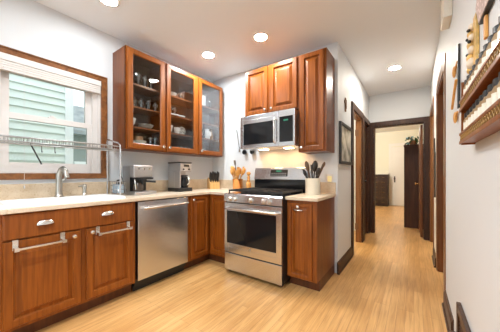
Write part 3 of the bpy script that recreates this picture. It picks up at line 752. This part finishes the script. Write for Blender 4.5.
# ------------------------------------------------------------------ wall cabinets
def glass_door(x0, x1, z0, z1, par, stile=.058):
    mb = MB(); mb.rings(x0, x1, z0, z1, [(0, 0), (0, -.016), (.003, -.020), (stile-.010, -.020), (stile, -.012), (stile, 0)], fill=False)
    mb.rings(x0, x1, z0, z1, [(0, 0), (stile, 0)], fill=False)
    d = mb.build('door', cherry, par)
    MB().box(x0+stile-.004, x1-stile+.004, -.010, -.007, z0+stile-.004, z1-stile+.004).build('glass', cab_g, d)
    return d
UZ0, UZ1 = 1.385, 2.438
SHELF = (1.635, 1.852, 2.092)
def glass_cabinet(label, y0, w, doors, deep=.277):
    t = thing('wall_cabinet', label, 'cabinet', (-2.389, y0, 0), R(90))
    k = .018
    mb = MB(); mb.box(0, k, 0, deep, UZ0, UZ1); mb.box(w-k, w, 0, deep, UZ0, UZ1); mb.box(k, w-k, 0, deep, UZ0, UZ0+k); mb.box(k, w-k, 0, deep, UZ1-k, UZ1)
    mb.box(k, w-k, deep-.008, deep, UZ0+k, UZ1-k, 1)
    fr = .02
    mb.build('body', [cherry_d, cab_in], t)
    fm = MB(); box_frame(fm, 'y', -.001, .018, 0, w, UZ0, UZ1, .032)
    for i in range(len(doors)-1): xm = (doors[i][1]+doors[i+1][0])/2; fm.box(xm-.020, xm+.020, -.001, .018, UZ0+.032, UZ1-.032)
    fm.build('face_frame', cherry, t)
    for z in SHELF: MB().box(k, w-k, .030, deep-.008, z-.018, z).build('shelf', shelf_m, t)
    for a, b in doors:
        d = glass_door(a, b, UZ0+.012, UZ1-.008, t); knob(b-.026 if len(doors) == 1 else (b-.026 if a > .3 and False else a+.028), UZ0+.055, d)
    return t
glass_cabinet('cherry wall cabinet with one glass door, next to the window', 1.179, .458, [(.016, .442)])
glass_cabinet('cherry wall cabinet with two glass doors, near the corner', 1.637, .993, [(.014, .478), (.512, .983)])
# fix first knob to the hinge-free side as in the photo is handled by door width

YU = 2.405
def solid_wall_cab(label, x0, w, z0, z1, doors, kn):
    t = thing('wall_cabinet', label, 'cabinet', (x0, YU, 0))
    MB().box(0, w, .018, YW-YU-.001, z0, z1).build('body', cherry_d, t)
    MB().box(0, w, 0, .018, z0, z1).build('face_frame', cherry, t)
    for (a, b), kx in zip(doors, kn):
        d = raised_door(a, b, z0+.012, z1-.008, t, stile=.055); knob(kx, z0+.050, d)
    return t
solid_wall_cab('short cherry wall cabinet with two doors above the microwave', -1.785, .737, 1.853, 2.438, [(.012, .345), (.380, .725)], (.318, .408))
solid_wall_cab('tall narrow cherry wall cabinet to the right of the microwave', -1.046, .308, 1.367, 2.438, [(.022, .285)], (.046,))

# dishes behind the glass: helper copies, grouped
def cab_dish(mk, spots, label, cat, group):
    first = None
    for (x, y, z) in spots:
        o = mk() if first is None else copy_tree(first)
        if first is None: first = o
        o.location = (x, y, z); tag(o, label, cat, group)
S1, S2, S3 = [z+.0005 for z in SHELF]; S0 = UZ0+.0185
XC0 = -2.51
gm = lambda h=.11, r=.032: (lambda: MB().lathe([(0, 0), (r*.8, 0), (r, h), (r*.93, h), (r*.72, .006), (0, .006)], (0,0,0), 16).build('drinking_glass', clear_g))
cup = lambda: MB().lathe([(0, 0), (.025, 0), (.036, .03), (.040, .075), (.037, .075), (.033, .03), (0, .008)], (0,0,0), 18).tube([(.038, 0, .06), (.06, 0, .055), (.062, 0, .03), (.037, 0, .022)], .005, 6).build('coffee_cup', china)
def bowl(r=.07, h=.06, m=None, name='bowl'): return lambda: MB().lathe([(0, 0), (r*.5, 0), (r*.8, h*.4), (r, h), (r*.96, h), (r*.74, h*.42), (0, h*.15)], (0,0,0), 24).build(name, m or china)
def plates(n, r, m=None): 
    def f():
        mb = MB(); mb.lathe([(0, 0), (r*.6, 0), (r, .018), (r, .022), (r*.6, .006), (0, .005)], (0,0,0), 28); return mb.build('plate', m or china)
    return f
def stack(label, group, x, y, z, n, r, m=None, dz=.0085, name='plate'):
    first = None
    for i in range(n):
        o = plates(1, r, m)() if first is None else copy_tree(first)
        first = first or o
        o.location = (x, y, z+i*dz); tag(o, label, 'plate', group)
# cabinet nearest the window
cab_dish(gm(.13, .030), [(-2.45, 1.27+.075*i, S3) for i in range(4)]+[(-2.53, 1.30+.075*i, S3) for i in range(3)], 'clear tall glass on the top shelf of the single-door glass cabinet', 'glass', 'tall glasses on the top shelf by the window')
cab_dish(gm(.10, .034), [(-2.46, 1.30+.085*i, S2) for i in range(4)], 'clear tumbler on the second shelf down, single-door glass cabinet', 'glass', 'tumblers on the second shelf by the window')
cab_dish(cup, [(-2.45, 1.235, S2), (-2.55, 1.25, S2)], 'white cup at the window end of the second shelf', 'cup', 'white cups on the second shelf by the window')
cab_dish(bowl(.065, .085), [(-2.47, 1.26, S1)], 'large white bowl on the third shelf of the single-door cabinet', 'bowl', None)
cab_dish(bowl(.085, .05, plain('grey_stoneware', (.40, .38, .33), .4)), [(-2.50, 1.46, S1)], 'wide grey bowl on the third shelf of the single-door cabinet', 'bowl', None)
stack('cream plate in the stack at the bottom of the single-door cabinet', 'cream plates stacked in the single-door cabinet', -2.50, 1.37, S0, 9, .085, cream_c)
tag(MB().lathe([(0, 0), (.05, 0), (.055, .045), (.05, .045), (.045, .006), (0, .006)], (0,0,0), 20).build('ramekin', plain('tan_clay', (.45, .24, .12), .5), loc=(-2.50, 1.37, S0+9*.0085+.016)), 'tan clay ramekin sitting on the cream plate stack', 'ramekin')
cab_dish(cup, [(-2.46, 1.27, S0)], 'white cup left of the cream plate stack', 'cup', None)
cab_dish(gm(.14, .024), [(-2.45, 1.49, S0), (-2.45, 1.545, S0), (-2.50, 1.52, S0)], 'slim clear glass right of the cream plate stack', 'glass', 'slim glasses beside the plate stack')
# middle door
cab_dish(gm(.15, .026), [(-2.46, 1.92, S3), (-2.49, 1.98, S3)], 'tall glass on the top shelf behind the middle glass door', 'glass', 'tall glasses behind the middle door')
cab_dish(bowl(.07, .05), [(-2.50, 1.80, S3)], 'white bowl on the top shelf behind the middle glass door', 'bowl', None)
cab_dish(gm(.09, .034), [(-2.46, 1.74, S2+.022), (-2.46, 1.82, S2+.022)], 'short tumbler standing on the white tray, middle door', 'glass', 'tumblers on the white tray')
tag(MB().box(-.07, .07, -.11, .14, 0, .016).build('serving_tray', china, bevel=.005, loc=(-2.47, 1.80, S2)), 'white serving tray on the second shelf, middle glass door', 'tray')
cab_dish(bowl(.06, .09), [(-2.48, 1.74, S1)], 'deep white bowl on the third shelf behind the middle door', 'bowl', None)
cab_dish(cup, [(-2.45, 1.85, S1)], 'white cup between bowl and upright plate, middle door', 'cup', None)
tag(MB().lathe([(0, 0), (.035, 0), (.055, .008), (.055, .012), (.03, .004), (0, .004)], (0,0,0), 24, axis='x').build('plate', plain('patterned_plate', (.45, .45, .43), .3, var=.5, vscale=50), loc=(-2.50, 1.96, S1+.0565)), 'small patterned plate standing upright behind the middle glass door', 'plate')
stack('white plate stacked at the bottom behind the middle glass door', 'white plates stacked behind the middle door', -2.48, 1.79, S0, 4, .09)
cab_dish(gm(.08, .032), [(-2.46, 1.93, S0), (-2.46, 2.0, S0)], 'short clear glass at the bottom behind the middle door', 'glass', 'short glasses at the bottom of the middle door')
# right door
def bottle_mk(m, h=.2, r=.028): return lambda: MB().lathe([(0, 0), (r, 0), (r, h*.55), (r*.4, h*.75), (r*.38, h), (0, h)], (0,0,0), 16).build('bottle', m)
cab_dish(lambda: MB().box(-.06, .05, -.012, .012, 0, .14).build('cookbook', china, bevel=.002), [(-2.47, 2.24, S3), (-2.47, 2.27, S3), (-2.47, 2.305, S3)], 'thin white book standing on the top shelf near the corner', 'book', 'white books on the top shelf near the corner')
cab_dish(bottle_mk(clear_g, .17, .024), [(-2.46, 2.37, S3), (-2.47, 2.44, S3)], 'clear bottle on the top shelf near the corner', 'bottle', 'clear bottles on the top shelf near the corner')
cab_dish(gm(.12, .03), [(-2.46, 2.25+.08*i, S2) for i in range(4)], 'clear glass on the second shelf behind the corner-side door', 'glass', 'glasses on the second shelf near the corner')
cab_dish(bottle_mk(black_gl, .20, .024), [(-2.45, 2.30, S1)], 'black bottle on the third shelf near the corner', 'bottle', None)
cab_dish(lambda: MB().lathe([(0, 0), (.04, 0), (.055, .05), (.045, .10), (.03, .12), (.035, .14), (0, .15)], (0,0,0), 20).tube([(.05, 0, .10), (.08, 0, .09), (.08, 0, .04), (.052, 0, .03)], .006, 6).build('teapot', china), [(-2.46, 2.38, S1)], 'white china pot beside the black bottle', 'pot', None)
cab_dish(cup, [(-2.45, 2.22, S1)], 'white cup on the third shelf near the corner', 'cup', None)
cab_dish(bottle_mk(plain('amber_glass', (.35, .16, .04), .1), .16, .022), [(-2.47, 2.48, S1)], 'amber bottle right of the white china pot', 'bottle', None)
cab_dish(bowl(.06, .07), [(-2.46, 2.23, S0)], 'white bowl at the bottom behind the corner-side door', 'bowl', None)
stack('white plate stacked at the bottom near the corner', 'white plates stacked near the corner', -2.47, 2.42, S0, 4, .085)
cab_dish(gm(.09, .03), [(-2.46, 2.33, S0)], 'clear glass between bowl and plates near the corner', 'glass', None)

# ------------------------------------------------------------------ right of range: canister, outlet
MBc = MB().lathe([(0, 0), (.076, 0), (.079, .006), (.079, .160), (.083, .168), (.083, .176), (.073, .176), (.072, .02), (0, .02)], (-.905, 2.46, .905), 32)
tag(MBc.build('utensil_canister', cream_c), 'round cream ceramic canister of cooking tools right of the range', 'canister')
cx, cy, cz = -.905, 2.46, .93
dk = plain('dark_handle', (.035, .028, .024), .35)
tn_ = plain('worn_brown_handle', (.16, .09, .05), .4)
spoon((cx+.02, cy, cz), (cx-.085, cy-.02, 1.135), .006, .032, 'dark ring-headed tool leaning left out of cream canister', 'utensil', m=dk, kind='ring')
spoon((cx+.01, cy-.01, cz), (cx-.045, cy-.02, 1.17), .006, .036, 'dark spoon second from left in the cream canister', 'spoon', m=tn_, kind='spoon')
spoon((cx, cy+.01, cz), (cx-.012, cy+.01, 1.14), .006, .028, 'dark spatula in the middle of the cream canister', 'spatula', m=dk, kind='spatula')
spoon((cx, cy, cz), (cx+.028, cy-.02, 1.165), .006, .038, 'dark ladle-shaped spoon right of centre in the cream canister', 'spoon', m=dk, kind='spoon')
spoon((cx-.02, cy, cz), (cx+.085, cy, 1.16), .007, .026, 'black turner leaning right in the cream canister', 'spatula', m=dk, kind='spatula')
spoon((cx-.02, cy+.02, cz), (cx+.105, cy+.01, 1.20), .008, .022, 'brown-handled tool leaning farthest right in the canister', 'utensil', m=tn_, kind='spoon')
spoon((cx, cy-.03, cz), (cx-.068, cy-.03, 1.11), .006, .026, 'short dark spoon at the front left of the cream canister', 'spoon', m=dk, kind='spoon')
spoon((cx, cy-.02, cz), (cx+.062, cy-.04, 1.115), .007, .030, 'short dark spoon at the front right of the cream canister', 'spoon', m=dk, kind='spoon')
t = thing('wall_outlet', 'white wall outlet with yellow night light above small counter', 'outlet', (-.790, YW-.0005, 1.065))
MB().box(-.040, .040, -.006, 0, -.060, .060).build('cover_plate', white_v, t, bevel=.002)
MB().box(-.024, .024, -.024, -.006, -.030, .040).build('night_light', night_m, t, bevel=.008)
# hanging tools left of the microwave
for i, (x0, x1, z0_, z1_, lab) in enumerate(((-2.160, -2.105, 1.775, 1.50, 'long silver serving tool hanging on the wall left of the microwave, outer one'), (-2.085, -2.035, 1.795, 1.53, 'long silver serving tool hanging on the wall nearest the microwave'))):
    t = thing('hanging_turner', lab, 'utensil', (x0, YW-.012, z1_))
    MB().tube([(0, 0, z0_-z1_), (x1-x0, 0, 0)], [.0065, .005], 8).build('handle', steel_v, t)
    mb = MB(); mb.prism([(x1-x0-.014, -.05), (x1-x0+.018, -.05), (x1-x0+.010, .02), (x1-x0-.006, .02)], 'y', -.002, .002); mb.build('blade', chrome, t)
    MB().tube([(0, .010, z0_-z1_+.004), (0, -.010, z0_-z1_+.004)], .003, 6).build('nail', steel_v, t)
for x, lab in ((-1.995, 'round black measuring scoop hanging below the microwave, corner side'), (-1.860, 'round black measuring scoop hanging below the microwave, range side')):
    t = thing('measuring_scoop', lab, 'scoop', (x, YW-.03, 1.44))
    MB().lathe([(0, .028), (.022, .024), (.035, .004), (.036, -.014), (.032, -.014), (.020, .014), (0, .018)], (0,0,0), 20, axis='y').build('bowl', black_pl, t)
    MB().box(-.006, .006, .004, .008, .02, .15).build('handle', black_pl, t)

# ------------------------------------------------------------------ hall left wall
t = thing('picture_frame', 'black-framed picture hanging on the hall wall past the range', 'picture', (XH+.001, 3.055, 1.49))
mb = MB(); box_frame(mb, 'x', 0, .025, -.300, .300, -.245, .245, .035); mb.build('frame', black_paint, t, bevel=.002)
m, nt, b = nodes_of('picture_print')
tc = nt.nodes.new('ShaderNodeTexCoord'); n = nt.nodes.new('ShaderNodeTexNoise'); n.inputs['Scale'].default_value = 7; n.inputs['Detail'].default_value = 6
nt.links.new(tc.outputs['Object'], n.inputs['Vector']); r = nt.nodes.new('ShaderNodeValToRGB')
r.color_ramp.elements[0].position = .35; r.color_ramp.elements[1].position = .6; r.color_ramp.elements[0].color = (.30, .30, .26, 1); r.color_ramp.elements[1].color = (.72, .70, .62, 1)
nt.links.new(n.outputs['Fac'], r.inputs['Fac']); nt.links.new(r.outputs['Color'], b.inputs['Base Color']); b.inputs['Roughness'].default_value = .12
MB().box(.002, .012, -.265, .265, -.21, .21).build('print', m, t)
mb = MB(); mb.box(0, .012, -.024, .024, -.085, .085); mb.box(.0, .012, -.05, .05, .015, .05); mb.box(.012, .020, -.014, .014, -.05, .06)
tag(mb.build('wall_cross', bronze, bevel=.004, loc=(XH+.001, 3.045, 1.99)), 'small bronze crucifix on the hall wall above the picture', 'cross')
# closed dark door further along
d = thing('door_1', None, None, (XH-.03, 4.35, 0)); d['kind'] = 'structure'
mb = MB(); mb.box(-.04, 0, .003, .487, .01, 2.005); mb.box(0, .006, .09, .40, .25, .85); mb.box(0, .006, .09, .40, 1.05, 1.85); mb.build('leaf', trim_dark, d, bevel=.002)
MB().lathe([(0, 0), (.022, 0), (.022, .006), (.010, .012), (.010, .03), (.026, .045), (.024, .06), (0, .066)], (0, .06, 1.0), 18, axis='x').build('knob', black_pl, d)
for z in (.26, 1.80):
    mb = MB(); mb.cyl((XH-.083, 4.120, z-.05), (XH-.083, 4.120, z+.05), .009, n=10); mb.box(XH-.08, XH-.04, 4.127, 4.1295, z-.05, z+.05); tn[0] += 1; struct(mb.build('trim_%d' % (tn[0]+30), bronze))

# ------------------------------------------------------------------ bedroom beyond
d = thing('door_3', None, None, (.108, YE+.125, 0), R(91)); d['kind'] = 'structure'
MB().box(.0, .70, -.018, .018, .01, 1.99).build('leaf', reddish_wood, d, bevel=.002)
k = MB(); k.lathe([(0, .0), (.024, 0), (.022, .006), (.010, .012), (.010, .035), (.028, .05), (.024, .066), (0, .07)], (.64, .018, .93), 18, axis='y'); k.build('knob', brass, d)
d = thing('door_4', None, None, (-.02, 9.598, 0)); d['kind'] = 'structure'
mb = MB(); mb.box(-.615, .10, -.040, 0, .012, 2.06); mb.box(-.50, -.02, -.046, -.040, .2, .85); mb.box(-.50, -.02, -.046, -.040, 1.05, 1.9); mb.build('leaf', white_p, d, bevel=.003)
mb = MB(); mb.box(-.555, -.515, -.048, -.040, .82, 1.03); mb.lathe([(0, 0), (.012, 0), (.012, -.03), (.030, -.045), (.026, -.065), (0, -.07)], (-.535, -.046, .95), 16, axis='y'); mb.build('knob', black_pl, d)
mb = MB(); mb.box(-.735, -.640, 9.57, 9.6, 0, 2.09); mb.box(-.735, .60, 9.57, 9.6, 2.09, 2.19); trim(mb, white_p)
t = thing('dresser', 'dark wood chest of drawers with light top in the bedroom', 'dresser', (-1.22, 9.16, 0))
MB().box(0, .49, .02, .42, .0, 1.10).build('body', dark_wood, t, bevel=.004)
MB().box(-.015, .505, -.015, .42, 1.10, 1.135).build('top', cream_c, t, bevel=.004)
for i in range(6):
    z = .06+i*.172; dd = MB().box(.02, .47, 0, .0195, z, z+.155).build('drawer', dark_wood, t, bevel=.004)
    for x in (.14, .35): MB().tube([(x-.04, 0, z+.085), (x-.035, -.02, z+.075), (x+.035, -.02, z+.075), (x+.04, 0, z+.085)], .004, 6).build('handle', brass, dd)
t = thing('wardrobe', 'tall plain dark brown wardrobe behind the bedroom doorway', 'wardrobe', (-.172, 5.84, 0))
MB().box(0, 1.05, .0, .55, .0, 1.70).build('body', wardrobe_m, t, bevel=.004)
MB().box(-.008, 1.06, -.008, .56, 1.70, 1.73).build('top', wardrobe_m, t, bevel=.003)
# plant on the wardrobe
t = thing('potted_plant', 'trailing green plant with pale blue flowers on the wardrobe', 'plant', (-.02, 5.98, 1.7305))
MB().lathe([(0, 0), (.05, 0), (.065, .09), (.058, .09), (.045, .01), (0, .01)], (0,0,0), 18).build('pot', plain('clay_pot', (.32, .15, .07), .7), t)
lv = MB(); fl = MB()
for i in range(46):
    a = random.uniform(0, 6.283); rr = random.uniform(.03, .17); z = random.uniform(.03, .17)
    p = Vector((rr*math.cos(a), rr*math.sin(a)*.7, z)); q = Matrix.Rotation(a, 4, 'Z') @ Matrix.Rotation(random.uniform(.2, 1.4), 4, 'Y')
    if i % 6 == 0: fl.ball(p, .022, 8, 6, sc=(1, 1, .7))
    lv.ball(p, .030, 8, 5, sc=(1.3, .55, .12), M=q)
    lv.tube([(0, 0, .07), tuple(p*.6+Vector((0, 0, .05))), tuple(p)], .0018, 4)
lv.build('leaves', leaf_m, t); fl.build('flowers', blue_m, t)

# ------------------------------------------------------------------ right wall things
# doors beyond right openings
d = thing('door_5', None, None, (XR+.135, 3.43, 0), R(-4)); d['kind'] = 'structure'
MB().box(.0, .70, -.036, 0, .01, 2.03).build('leaf', reddish_wood, d, bevel=.002)
# spice rack
t = thing('spice_rack', 'two-tier wooden spice rack on the right-hand wall', 'spice rack', (XR-.0005, 1.10, 1.25))
K = Matrix.Translation((-(XR-.0005), -1.10, -1.25))
ra, rb = .72, 1.42; rx = XR-.047; tiers = (1.278, 1.424)
for y in (rb-.012, ra): MB(K).box(rx, XR-.001, y, y+.012, 1.262, 1.545).build('side_panel', cherry, t)
for z in tiers:
    mb = MB(K); mb.box(rx, XR-.001, ra+.012, rb-.012, z-.010, z); mb.build('shelf', cherry, t)
    mb = MB(K); mb.box(rx-.007, rx, ra, rb, z-.013, z+.001); mb.box(rx-.007, rx, ra, rb, z+.026, z+.037); mb.build('rail', cherry, t, bevel=.0015)
    mb = MB(K); y = ra+.01; i = 0
    while y < rb-.03:
        mb.tube([(rx-.004, y, z+.003), (rx-.004, y+.026, z+.027)], .0015, 5); mb.tube([(rx-.004, y+.026, z+.003), (rx-.004, y, z+.027)], .0015, 5); y += .026
    mb.build('lattice', dull_brass, t)
MB(K).box(rx, XR-.001, ra+.012, rb-.012, 1.555, 1.565).build('top_bar', cherry, t) if False else None
proto = None
for ti, z in enumerate(tiers):
    for i in range(12):
        y = rb-.042-i*.0565
        if proto is None:
            o = thing('spice_jar', None, None)
            MB().lathe([(0, 0), (.0195, 0), (.0205, .004), (.0205, .086), (.0165, .096), (.0165, .100)], (0,0,0), 16).build('contents', spice_m, o)
            MB().lathe([(.0206, .034), (.0210, .034), (.0210, .078), (.0206, .078)], (0,0,0), 16).build('label', jar_m, o)
            MB().lathe([(.0165, .0985), (.0185, .0985), (.0185, .117), (.0165, .119), (0, .119)], (0,0,0), 16).build('lid', black_pl, o)
            proto = o
        else: o = copy_tree(proto)
        o.location = (XR-.0235, y, z+.0005)
        if ti: tag(o, 'black-capped spice jar on the upper tier of the wall spice rack', 'spice jar', 'spice jars on the upper tier')
        else: tag(o, 'black-capped spice jar on the lower tier of the wall spice rack', 'spice jar', 'spice jars on the lower tier')
# carved hanging
t = thing('carved_wall_hanging', 'golden wooden board with knobbly pale shells above the spice rack', 'wall hanging', (XR-.001, 1.375, 1.69))
MB().box(-.012, 0, -.045, .006, -.110, .115).build('board', gold_w, t, bevel=.002)
for i, (y, z, r_) in enumerate(((-.005, .085, .017), (.012, .06, .020), (-.012, .035, .019), (.010, .010, .022), (-.010, -.018, .021), (.012, -.045, .024), (-.006, -.075, .028), (.012, -.098, .022))):
    MB().ball((-.016, y+.018, z), r_*.85, sc=(.75, 1, 1.0)).build('shell', [bone, gold_w][i % 2], t)
for y, z in ((.024, .04), (-.02, .012), (.02, -.03), (0, .07)): MB().ball((-.026, y+.01, z), .007).build('bead', black_paint, t)
# sign plaque
m, nt, b = nodes_of('mauve_plaque')
tc = nt.nodes.new('ShaderNodeTexCoord'); mp = nt.nodes.new('ShaderNodeMapping'); mp.inputs['Rotation'].default_value = (R(90), 0, R(90))
vr = nt.nodes.new('ShaderNodeTexVoronoi'); vr.inputs['Scale'].default_value = 70
nt.links.new(tc.outputs['Object'], vr.inputs['Vector']); r = nt.nodes.new('ShaderNodeValToRGB')
r.color_ramp.elements[0].position = .25; r.color_ramp.elements[1].position = .55; r.color_ramp.elements[0].color = (.80, .66, .62, 1); r.color_ramp.elements[1].color = (.50, .37, .34, 1)
nt.links.new(vr.outputs['Distance'], r.inputs['Fac']); nt.links.new(r.outputs['Color'], b.inputs['Base Color'])
t = thing('wall_plaque', 'mauve speckled plaque with a dark edge above the spice rack', 'plaque', (XR-.001, 1.18, 1.715))
poly = [(-.077, 0), (.080, 0), (.135, .09), (.06, .20), (-.077, .20)]
MB().prism(poly, 'x', -.014, 0).build('edge', black_paint, t)
c0 = Vector((0.02, .1)); MB().prism([tuple(c0+(Vector(p)-c0)*.93) for p in poly], 'x', -.0155, -.0141).build('face', m, t)
MB().box(-.010, 0, .005, .030, -.085, -.002).build('wooden_tab', spoon_w, t, bevel=.003)
# slim dark rack with wooden pegs
t = thing('peg_rack', 'slim dark wall strip holding wooden spoons beyond the spice rack', 'rack', (XR-.001, 1.83, 1.68))
MB().box(-.011, 0, -.016, .016, -.16, .215).build('strip', black_paint, t, bevel=.002)
for y, z in ((.13, .10), (.08, -.20)):
    MB().ball((-.012, y, z), .03, sc=(.35, 1.0, 1.2)).tube([(-.010, y, z), (-.010, .01, z+.02)], .006, 6).build('wooden_disc', spoon_w, t)
MB().tube([(-.02, -.03, .0), (-.02, .05, -.05), (-.02, .15, -.13)], .007, 8).build('wooden_peg', spoon_w, t)
# dark thing hanging between the two right doorways
t = thing('hanging_brush', 'long black object hanging on the hall wall between the right doorways', 'brush', (XR-.001, 3.75, 1.16))
MB().box(-.012, 0, -.035, .035, -.33, .25).build('body', black_paint, t, bevel=.01)
MB().tube([(-.008, 0, .25), (-.008, 0, .42)], .006, 6).build('handle', black_paint, t)
# chime box high on the wall
t = thing('door_chime', 'cream door chime box high on the right wall by the ceiling', 'chime', (XR-.001, 2.25, 2.34))
MB().box(-.050, 0, -.10, .10, -.09, .11).build('housing', white_p, t, bevel=.006)
MB().box(-.055, 0, -.12, .06, .115, .22).build('cover', white_en, t, bevel=.004)
# wall register near the floor
t = thing('wall_register', 'brown wooden air register low on the right wall', 'register', (XR-.001, 1.44, .245))
mb = MB(); box_frame(mb, 'x', -.020, 0, -.36, .36, -.14, .14, .045); mb.build('frame', trim_dark, t, bevel=.003)
mb = MB()
MB().box(-.030, 0, -.36, .56, -.165, -.1405).build('ledge', trim_dark, t, bevel=.003)
for i in range(9): mb.box(-.012, -.002, -.315, .315, -.088+i*.0205, -.078+i*.0205)
mb.build('grille', trim_dark, t)

# ------------------------------------------------------------------ lamps
def can(x, y, warm, label, lens=None):
    t = thing('ceiling_light', label, 'ceiling light', (x, y, ZC), 0, 'recessed ceiling lights')
    MB().lathe([(.066, -.0005), (.088, -.0005), (.088, -.004), (.080, -.008), (.066, -.006), (.066, -.0005)], (0,0,0), 32).build('trim_ring', white_en, t)
    MB().lathe([(0, -.003), (.066, -.003)], (0,0,0), 32).build('lens', lens or (lens_y if warm else lens_w), t)
can(-2.105, 2.06, False, 'round recessed ceiling light in front of the glass cabinets')
can(-1.362, 2.118, True, 'warm recessed ceiling light above the range')
can(-.225, 3.83, True, 'round recessed ceiling light in the hall')
can(-2.13, .91, False, 'recessed ceiling light cut by the top edge of the view', lens_s)
can(-1.2, .1, False, 'added unseen recessed light filling the middle of the kitchen')  # unseen light, added to brighten the middle of the kitchen
can(-1.2, -1.4, False, 'added unseen recessed light filling the rear of the kitchen')  # added out of view for more light from the rear
can(-.1, -.9, False, 'added unseen recessed light behind the camera by the right wall')  # extra unseen light, added as fill behind the camera
def fill_pendant(x, y, e, col, label):  # unseen globe lamps, added to light the bedroom and side rooms
    t = thing('fill_lamp', label, 'added fill lamp', (x, y, ZC))
    MB().lathe([(0, 0), (.06, 0), (.06, -.02), (0, -.025)], (0,0,0), 20).build('canopy', brass, t)
    MB().ball((0, 0, -.09), .12, 20, 12, sc=(1, 1, .6)).build('lamp_shade', plain('globe_%d' % int(e), (1, 1, 1), .5, emit=col, estr=e), t)
fill_pendant(-1.2, 7.4, 240, (1, .95, .86), 'added unseen globe lamp lighting the bedroom')
fill_pendant(-2.0, 3.9, 150, (1, .86, .62), 'added unseen globe lamp lighting the room left of the hall')
fill_pendant(1.15, 3.9, 60, (1, .86, .62), 'added unseen globe lamp lighting the room right of the hall')
